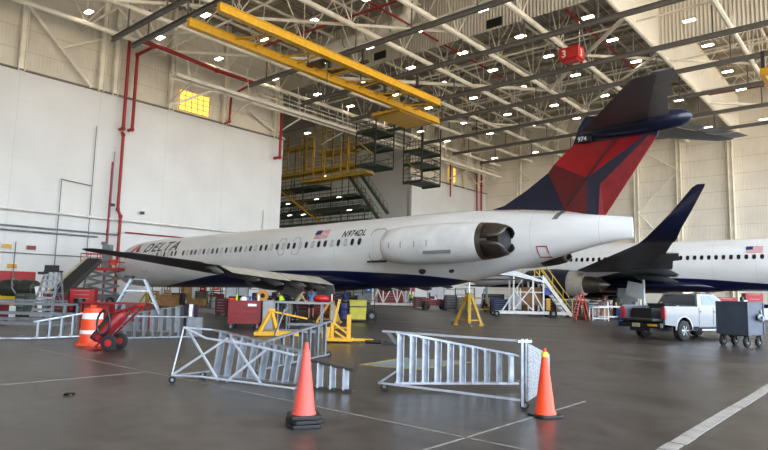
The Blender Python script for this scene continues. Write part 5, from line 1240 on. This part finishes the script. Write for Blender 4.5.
def drum(lab, px, Y, mat): 
    x, y = at(px, Y); o = wth('drum', lab, 'drum', x, y); m = MB(); m.lathe([(.29,0),(.29,.3),(.305,.31),(.29,.33),(.29,.58),(.305,.6),(.29,.62),(.29,.88)], n=20, cap0=True, cap1=True); part(m, 'shell', mat, o, True); m = MB(); m.lathe([(.3,.88),(.3,.9),(.27,.9)], n=20); part(m, 'rim', grey_steel, o)
def steps(lab, px, Y, h_, mat, rz=0):
    x, y = at(px, Y); o = wth('step_ladder', lab, 'ladder', x, y, rz)
    for s_ in (-1,1):
        m = MB(); m.bar((-.5,s_*.28,0),(-.05,s_*.2,h_),.08,.05); part(m, 'side_rail', mat, o); m = MB(); m.bar((.55,s_*.3,0),(.05,s_*.2,h_),.06,.05); part(m, 'rear_rail', mat, o)
    n = int(h_/.3)
    for k in range(n): t = (k+.7)/(n+.3); m = MB(); m.box((-.5+.45*t,0,h_*t),(.12,.5,.035)); part(m, 'step', alu, o)
    m = MB(); m.box((0,0,h_),(.26,.46,.05)); part(m, 'top_cap', mat, o)
tan = M('tan_carton', (178,146,98), .7); teal = M('grey_green', (92,108,104), .6); pw = M('pale_board', (218,222,226), .5); dkblue = M('dark_blue_paint', (28,44,96), .5)
shelf('brown shelving with cartons below the forward belly, leftmost of the far racks', 176, 53.5, 1.7, 1.9, ply, [(-.45,1,.5,.35,tan,'tan carton on the middle shelf of the leftmost brown rack'),(.35,2,.5,.3,pw,'white box on an upper shelf of the leftmost brown rack')])
shelf('dark shelving right of the leftmost brown rack', 189, 56, 1.0, 2.1, dark_steel, [(0,1,.6,.35,ply,'brown box on the dark rack below the forward belly')])
board('white board standing between the dark shelving and the brown table', 197, 55, .9, 1.4, .7, pw)
board('brown board standing left of the white board', 190, 54, .9, 1.3, .5, tan)
table('brown-topped work table behind the fallen ladders', 211, 54, 1.5, 1.0, dark_steel, ply)
chest('dark red tool cabinet under the brown table end', 222, 55, .8, 1.1, dark_red)
shelf('black shelving left of the white and red board', 219, 57.5, 1.0, 2.2, black, [(0,2,.5,.3,orange,'orange box high on the black shelving')])
board('white board with a reddish notice behind the red cart', 234, 53, 1.1, .9, .95, pw)
board('small white board behind the white hard hat', 246, 47, .9, .8, 1.1, pw)
chest('dark blue tool cabinet behind the hose reel', 262, 48, 1.0, 1.3, dkblue)
table('long grey bench behind the yellow A-frame stand', 272, 44, 2.0, 1.1, alu_dull, ply)
board('pale panel behind the bending worker', 270, 52, 1.6, 1.0, 1.1, pw)
chest('bright red tool cabinet behind the man in light blue, nearer one', 322, 41, 1.1, 1.15, red)
chest('bright red tool cabinet behind the man in light blue, farther one', 329, 46, 1.2, 1.2, red)
small('duffel_bag', 'red bag lying on the aluminium table frame beside the man in light blue', 'bag', -2.25, 22.3, 1.19, lambda m: m.ball((0,0,.13),.28,0,14,(1.1,.6,.47)), [red])
drum('dark blue drum left of the yellow bin', 345, 36, dkblue); drum('black drum behind the yellow bin', 358, 39, black)
chest('grey tool cabinet left of the white trussed stand', 362, 50, 1.2, 1.3, grey_steel)
shelf('dark green shelving left of the white trussed stand', 366, 56, 2.0, 2.3, dock_green, [(-.4,1,.6,.4,red,'red box on the dark green shelving'),(.4,2,.6,.4,blue,'blue box on the dark green shelving')])
chest('long red cabinet behind the white trussed stand', 392, 76, 3.2, 1.9, dark_red)
board('tall red panel above the hi-vis worker', 412, 78, 1.2, 2.0, 1.8, red)
# red tow tractor
x, y = at(436, 62); o = wth('tow_tractor', 'dark red tow tractor far away right of the hi-vis worker', 'tractor', x, y, 6)
m = MB(); m.prism([(-1.4,.4),(1.4,.4),(1.45,.9),(.5,1.1),(.3,1.0),(-.5,1.0),(-.6,1.15),(-1.4,1.15)], -.65, .65, 'XZ'); part(m, 'body', dark_red, o, bevel=.04)
m = MB(); m.box((-.3,0,1.2),(.5,.6,.3)); m.box((-.55,0,1.45),(.1,.6,.5)); part(m, 'seat', black, o); m = MB(); m.tube((.35,0,1.0),(.15,0,1.45),.03,0,8); m.lathe([(.16,-.02),(.19,0),(.16,.02)],(.15,0,1.48),'Z',0,16); part(m, 'steering_wheel', black, o)
for x_ in (-.9,.9):
    for s_ in (-1,1): m = MB(); m.wheel((x_,s_*.6,.32),.32,.22,'Y',0,1,18); part(m, 'wheel', [rubber, grey_steel], o, True)
board('white board above the dark red tow tractor', 437, 68, 2.2, 1.2, 1.2, pw)
chest('dark tool cabinet right of the tow tractor', 452, 60, 1.2, 1.5, dark_steel); shelf('black shelving behind the yellow tripod jack', 466, 76, 2.4, 2.4, black, [(0,1,.8,.4,ply,'brown box on the black shelving behind the jack')])
table('yellow-framed work table right of the tripod jack', 478, 58, 2.2, 1.3, yellow, alu_dull); steps('grey step ladder behind the tripod jack', 486, 60, 2.2, alu_dull)
chest('low blue cabinet below the white stairs platform', 500, 58, 1.6, 1.2, dkblue); chest('wide white cabinet behind the stairs', 510, 66, 2.6, 1.6, pw); chest('brown cabinet behind the stairs', 531, 60, 1.6, 1.8, ply)
steps('orange step ladder under the far engine', 581, 43, 1.9, orange, 8)
tube_table('low white frame beside the orange step ladder', *at(599,43), 1.1, .7, .95, (.15,.93), white_paint)
table('bright work table with bottles right of the far engine', 612, 44, 2.2, 1.0, alu, pw)
chest('red cabinet behind the far engine', 600, 55, 1.6, 1.3, dark_red); shelf('brown rack below the far wing', 588, 58, 2.4, 1.6, ply, [(-.5,1,.6,.4,orange,'orange box on the brown rack below the far wing')]); shelf('black rack right of the far engine', 616, 56, 2.2, 1.9, black, [(.5,1,.7,.4,tan,'tan carton on the black rack near the truck tailgate')])
drum('blue drum left of the truck tailgate', 622, 40, blue); drum('white drum beside the blue drum at the truck tailgate', 629, 40.5, white_paint)
chest('red flat cabinet seen over the waste cart, left one', 722, 58, 2.6, 1.9, red); chest('white cabinet seen over the waste cart', 736, 60, 1.8, 1.7, pw); chest('red cabinet seen right of the waste cart', 752, 61, 1.8, 2.4, red)
# blue car at the right edge
x, y = at(768, 50); o = wth('parked_car', 'blue and white car at the right edge behind the waste cart', 'car', x, y, -35)
m = MB(); m.prism([(-2.1,.3),(2.1,.3),(2.15,.75),(1.3,.92),(.7,1.4),(-.9,1.42),(-1.6,.95),(-2.1,.85)], -.85, .85, 'XZ'); part(m, 'body', M('car_blue', (70,100,170), .25, coat=.5), o, bevel=.06)
m = MB(); m.prism([(1.15,.95),(.66,1.34),(-.86,1.36),(-1.4,.98)], -.86, .86, 'XZ'); part(m, 'side_glass', glass_dark, o)
for x_ in (-1.3,1.3):
    for s_ in (-1,1): m = MB(); m.wheel((x_,s_*.8,.32),.32,.2,'Y',0,1,18); part(m, 'wheel', [rubber, alu], o, True)
board('white barrier board below the far navy belly at the right edge', 757, 48, 2.6, .9, .2, pw)
small('bottle', 'white bottle on the bright work table near the far engine', 'bottle', at(608,44)[0], 44, 1.03, lambda m: m.lathe([(.06,0),(.06,.25),(.02,.3),(.02,.36)], n=12, cap0=True, cap1=True), [white_paint])
small('bottle', 'yellow bottle on the bright work table near the far engine', 'bottle', at(616,44)[0], 44, 1.03, lambda m: m.lathe([(.07,0),(.07,.22),(.02,.27),(.02,.33)], n=12, cap0=True, cap1=True), [yellow])

# ------------------------------------------------------------------ people
def skinned(name, V_, E_, mat, parent, sub=2):
    me = bpy.data.meshes.new(name); keys = list(V_); me.from_pydata([V_[k][0] for k in keys], [(keys.index(a), keys.index(b)) for a, b in E_], []); 
    o = bpy.data.objects.new(name, me); COL.objects.link(o)
    md = o.modifiers.new('skin', 'SKIN'); md.use_smooth_shade = True
    for i, k in enumerate(keys): me.skin_vertices[0].data[i].radius = (V_[k][1], V_[k][2] if len(V_[k]) > 2 else V_[k][1]) if me.skin_vertices else (.1,.1)
    me.skin_vertices[0].data[0].use_root = True
    s_ = o.modifiers.new('sub', 'SUBSURF'); s_.levels = sub; s_.render_levels = sub
    dg = bpy.context.evaluated_depsgraph_get(); nm = bpy.data.meshes.new_from_object(o.evaluated_get(dg)); bpy.data.objects.remove(o)
    nm.materials.clear(); nm.materials.append(mat)
    for p in nm.polygons: p.use_smooth = True
    r = bpy.data.objects.new(name, nm); COL.objects.link(r); r.parent = parent; return r
def ensure_skin(me_):
    pass
def person(label, x, y, facing, lean, shirt, legs, arm=(.35,.15), shorts=False, vest=None, scale=1.0, head=0.0, stride=.08):
    """faces +y before turning; lean is the forward bend of the trunk, arm the forward swing of each upper arm"""
    o = wth('person', label, 'person', x, y, facing); o.scale = (scale,)*3
    L = R(lean); hip = Vector((0,0,.93))
    def tr(v): v = Vector(v)-hip; return hip + Vector((v.x, v.y*math.cos(L)+v.z*math.sin(L), -v.y*math.sin(L)+v.z*math.cos(L)))
    J = {'pelvis': hip, 'spine': tr((0,-.01,1.12)), 'chest': tr((0,0,1.32)), 'neck': tr((0,.0,1.47)), 'throat': tr((0,.015,1.53))}
    hd_ = Vector((0, .02+math.sin(R(head))*.1, .0)); base = J['throat']; up_ = (J['throat']-J['chest']).normalized(); fw = Vector((0, math.cos(L*.6), -math.sin(L*.6)))
    J['face'] = base+up_*.09+fw*.015; J['crown'] = base+up_*.20+fw*.01
    for s_, n_ in ((-1,'l'),(1,'r')):
        J['sh'+n_] = tr((s_*.175,0,1.42)); a = arm[0 if s_ < 0 else 1]
        J['el'+n_] = J['sh'+n_]+Vector((s_*.05, math.sin(a)*.29, -math.cos(a)*.29)); a2 = a+.45
        J['wr'+n_] = J['el'+n_]+Vector((-s_*.01, math.sin(a2)*.25, -math.cos(a2)*.25)); J['ha'+n_] = J['wr'+n_]+Vector((0, math.sin(a2)*.08, -math.cos(a2)*.08))
        J['hp'+n_] = hip+Vector((s_*.095,0,-.05)); J['kn'+n_] = Vector((s_*.11, s_*stride*.5+.02, .50)); J['an'+n_] = Vector((s_*.115, s_*stride-.02, .09)); J['to'+n_] = Vector((s_*.13, s_*stride+.14, .04))
    rad = dict(pelvis=(.13,.10), spine=(.12,.09), chest=(.14,.10), neck=(.055,), throat=(.05,), face=(.078,.09), crown=(.07,.08), sh=(.055,), el=(.038,), wr=(.026,), ha=(.035,.018), hp=(.085,), kn=(.052,), an=(.035,), to=(.03,))
    def rr(k): return rad[k] if k in rad else rad[k[:2]]
    Es = [('pelvis','spine'),('spine','chest'),('chest','neck'),('neck','throat'),('throat','face'),('face','crown')]
    for n_ in 'lr': Es += [('chest','sh'+n_),('sh'+n_,'el'+n_),('el'+n_,'wr'+n_),('wr'+n_,'ha'+n_),('pelvis','hp'+n_),('hp'+n_,'kn'+n_),('kn'+n_,'an'+n_),('an'+n_,'to'+n_)]
    order = ['pelvis']+[k for k in J if k != 'pelvis']
    body_ = skinned('body', {k: (J[k], *rr(k)) for k in order}, Es, skin_m, o)
    # fingers, nose and ears grow out of the same body mesh
    m = MB(); m.bm.from_mesh(body_.data)
    for n_, s_ in (('l',-1),('r',1)):
        d = (J['ha'+n_]-J['wr'+n_]).normalized()
        for k in range(4):
            a = J['ha'+n_]+Vector((0,(k-1.5)*.018,0))-d*.01; ln = (.065,.078,.074,.058)[k]; b = a+d*ln*.5; m.tube(a, b, .0095, 0, 6, .009); m.tube(b, b+(d+Vector((-s_*.5,0,0))).normalized()*ln*.5, .009, 0, 6, .007)
        a = J['wr'+n_]+d*.03; m.tube(a, a+(d+Vector((0,.9,0))).normalized()*.06, .011, 0, 6, .009)
    f_ = J['face']+up_*.02; m.ball(f_+fw*.098, .016, 0, 8, (.8,1,1.4))
    for s_ in (-1,1): m.ball(f_+Vector((s_*.082,0,0)), .022, 0, 8, (.4,.7,1.2))
    m.bm.to_mesh(body_.data); m.bm.free()
    for s_ in (-1,1): m = MB(); m.ball(f_+fw*.085+up_*.022+Vector((s_*.03,0,0)), .011, 0, 8); part(m, 'eye', black, o)
    m = MB(); m.ball(f_+fw*.09-up_*.045, .02, 0, 8, (1.3,.3,.3)); part(m, 'mouth', M('lips', (140,80,70), .5), o)
    m = MB(); m.ball(J['crown']-up_*.035-fw*.018, .094, 0, 14, (.92,1.05,.95)); part(m, 'hair', hair_m, o, True)
    def grow(ks, add): return {k: (J[k], *[r_+add for r_ in rr(k)]) for k in ks}
    sl = {}
    for n_ in 'lr': sl['sl'+n_] = (J['sh'+n_].lerp(J['el'+n_], .75), .062)
    V_ = grow(['pelvis','spine','chest','neck','shl','shr'], .018); V_['neck'] = (J['neck']-up_*.03, .075); V_['pelvis'] = (J['pelvis']+Vector((0,0,.04)), .15, .115); V_.update(sl)
    skinned('shirt', V_, [('pelvis','spine'),('spine','chest'),('chest','neck'),('chest','shl'),('chest','shr'),('shl','sll'),('shr','slr')], shirt, o)
    V_ = {'pelvis': (J['pelvis']+Vector((0,0,.02)), .145, .115)}; Es_ = []
    for n_ in 'lr':
        end = J['hp'+n_].lerp(J['kn'+n_], .8) if shorts else J['an'+n_]+Vector((0,0,.02))
        V_['hp'+n_] = (J['hp'+n_], .105); Es_.append(('pelvis','hp'+n_))
        if shorts: V_['e'+n_] = (end, .085); Es_.append(('hp'+n_,'e'+n_))
        else: V_['k'+n_] = (J['kn'+n_], .072); V_['e'+n_] = (end, .06); Es_ += [('hp'+n_,'k'+n_),('k'+n_,'e'+n_)]
    skinned('shorts' if shorts else 'trousers', V_, Es_, legs, o)
    for n_ in 'lr': m = MB(); p = J['an'+n_]; m.ball(p+Vector((0,.06,-.035)), .1, 0, 12, (.48,1.4,.55)); part(m, 'shoe', rubber, o, True)
    if vest: 
        V_ = grow(['spine','chest'], .032); V_ = {'p': (J['pelvis']+Vector((0,0,.1)), .16, .13), **V_, 'n': (J['neck']-up_*.06, .09)}
        skinned('vest', V_, [('p','spine'),('spine','chest'),('chest','n')], vest, o)
    return o
person('man seen from behind in a light blue shirt and dark shorts at the table frame', -4.05, 34.6, 6, 8, M('shirt_light_blue', (96,160,214), .8), M('shorts_navy', (26,30,44), .8), (.5,.7), True, scale=1.03)
person('worker bending forward in a lime and orange vest behind the yellow A-frame stand', -5.0, 30.5, 40, 42, M('shirt_dark', (40,42,46), .8), M('trousers_dark', (34,36,44), .8), (.9,1.0), vest=lime)
person('worker in a khaki shirt stooping left of the man in light blue', -4.45, 31.2, -60, 30, M('shirt_khaki', (150,150,110), .8), MATS['trousers_dark'], (.8,.5))
person('worker in a dark blue shirt between the yellow bin and the man in light blue', -2.4, 39.5, 15, 15, M('shirt_royal_blue', (32,66,150), .8), MATS['trousers_dark'], (.4,.6))
person('distant worker in a lime hi-vis top right of the white trussed stand', 3.5, 73, -20, 5, lime, M('trousers_black', (22,22,26), .8), (.2,.3), vest=lime)
# ------------------------------------------------------------------ more of the clutter along the walls
maroon = M('maroon_paint', (92,20,26), .5); olive = M('olive_paint', (80,78,48), .6); charcoal = M('charcoal_paint', (44,44,46), .6); sand = M('sand_paint', (176,160,126), .6)
def crate(lab, px, Y, w_, h_, mat, rz=0, z=0.0):
    x, y = at(px, Y); o = wth('packing_crate', lab, 'crate', x, y, rz, z=z); m = MB(); m.box((0,0,h_/2+.08),(w_,.8,h_)); part(m, 'box', mat, o)
    m = MB()
    for s_ in (-1,1): m.box((s_*w_*.47,-.42,h_/2+.08),(.07,.03,h_))
    m.box((0,-.42,h_+.04),(w_*.87,.03,.08)); m.box((0,-.42,.13),(w_*.87,.03,.08)); part(m, 'batten', ply, o)
    m = MB(); m.box((-w_*.35,0,.04),(.1,.8,.08)); m.box((w_*.35,0,.04),(.1,.8,.08)); part(m, 'skid', ply, o)
shelf('charcoal shelving with tan cartons right of the aluminium A-shaped ladder', 163, 54.6, 1.6, 2.4, charcoal, [(-.35,1,.5,.35,tan,'tan carton low on the charcoal shelving beside the A-shaped ladder'),(.35,3,.5,.3,tan,'tan carton high on the charcoal shelving beside the A-shaped ladder')])
crate('wide wooden crate right of the charcoal shelving', 171, 50.5, 1.7, .9, ply); crate('low wooden crate under the white board', 200, 51.5, 1.4, .6, ply)
chest('charcoal tool cabinet left of the brown board', 182, 52, 1.0, 1.1, charcoal); chest('olive tool cabinet right of the white board', 205, 53, 1.0, 1.3, olive)
shelf('charcoal shelving with a red box behind the brown work table', 212, 60, 2.4, 2.5, charcoal, [(-.6,2,.6,.35,red,'red box on the charcoal shelving behind the brown work table'),(.5,1,.7,.4,tan,'tan carton on the charcoal shelving behind the brown work table')])
shelf('black shelving behind the dark red cart', 228, 59, 2.4, 2.6, black, [(.5,2,.6,.4,orange,'orange box on the black shelving behind the dark red cart')])
chest('maroon tool cabinet left of the dark red cart', 226, 36, .7, 1.0, maroon); drum('grey drum left of the dark red cart', 216, 50, grey_steel)
chest('charcoal cabinet behind the spray cans', 240, 55, 1.3, 1.7, charcoal); shelf('olive shelving behind the hose reel', 254, 58, 2.2, 2.4, olive, [(-.4,2,.6,.4,dkblue,'dark blue box on the olive shelving behind the hose reel')])
chest('black tool cabinet left of the bending worker', 271, 39, .9, 1.2, black); chest('charcoal cabinet behind the bending worker', 284, 47, 1.4, 1.4, charcoal)
shelf('charcoal shelving behind the khaki shirt worker', 296, 53, 2.4, 2.2, charcoal, [(.3,2,.6,.4,sand,'sand box on the charcoal shelving behind the khaki shirt worker')])
chest('maroon cabinet right behind the man in light blue', 305, 46, 1.2, 1.3, maroon); crate('sand-coloured crate behind the aluminium table frame', 290, 37, 1.0, .7, sand)
shelf('black shelving behind the two bright red cabinets', 326, 55, 3.0, 2.4, black, [(.6,2,.7,.4,red,'red box on the black shelving behind the two bright red cabinets')])
chest('charcoal cabinet behind the worker in dark blue', 344, 52, 1.6, 1.6, charcoal); chest('black cabinet behind the yellow bin', 353, 45, 1.0, 1.3, black)
chest('maroon cabinet right of the white trussed stand', 421, 66, 1.4, 1.2, maroon); drum('charcoal drum right of the hi-vis worker', 427, 60, charcoal); drum('blue drum right of the dark tow tractor', 446, 61, dkblue)
shelf('charcoal shelving far right of the tow tractor', 456, 72, 2.6, 2.2, charcoal, [(-.6,1,.7,.4,red,'red box on the charcoal shelving far right of the tow tractor')])
chest('olive cabinet beside the tripod jack', 463, 56, 1.0, 1.3, olive); chest('black cabinet left of the stairs', 494, 62, 2.2, 1.7, black)
chest('maroon cabinet under the stair flight', 545, 56, 2.0, 1.4, maroon); chest('charcoal cabinet right of the stairs foot', 572, 53, 1.4, 1.3, charcoal)
chest('black cabinet below the far core nozzle', 592, 50, 1.2, 1.2, black); crate('wooden crate between the orange ladder and the bright table', 601, 47, 1.1, .8, ply)
chest('charcoal cabinet behind the blue drum', 624, 50, 1.6, 1.6, charcoal); steps('red-railed step ladder beside the far landing gear', 606, 45, 1.7, maroon, -8)
# more machinery at the far left
for (px, Y, w_, h_, mt, lab) in ((4,24.5,.5,.75,maroon,'small maroon cabinet at the very left edge'), (16,33,.8,1.5,charcoal,'charcoal cabinet behind the engine core'), (30,30.5,.6,1.1,dock_green,'dark green cabinet left of the tall upright ladder')): chest(lab, px, Y, w_, h_, mt)
crate('white box lying on a skid behind the left tube racks', 8, 27.5, .8, .5, pw)
chest('maroon cabinet left of the bright red one under the ramp', 62, 33.5, 1.0, 1.1, maroon, 12); drum('black drum behind the orange barrel', 84, 33, black)
# ------------------------------------------------------------------ daylight balance
SC.view_settings.exposure = 1.2
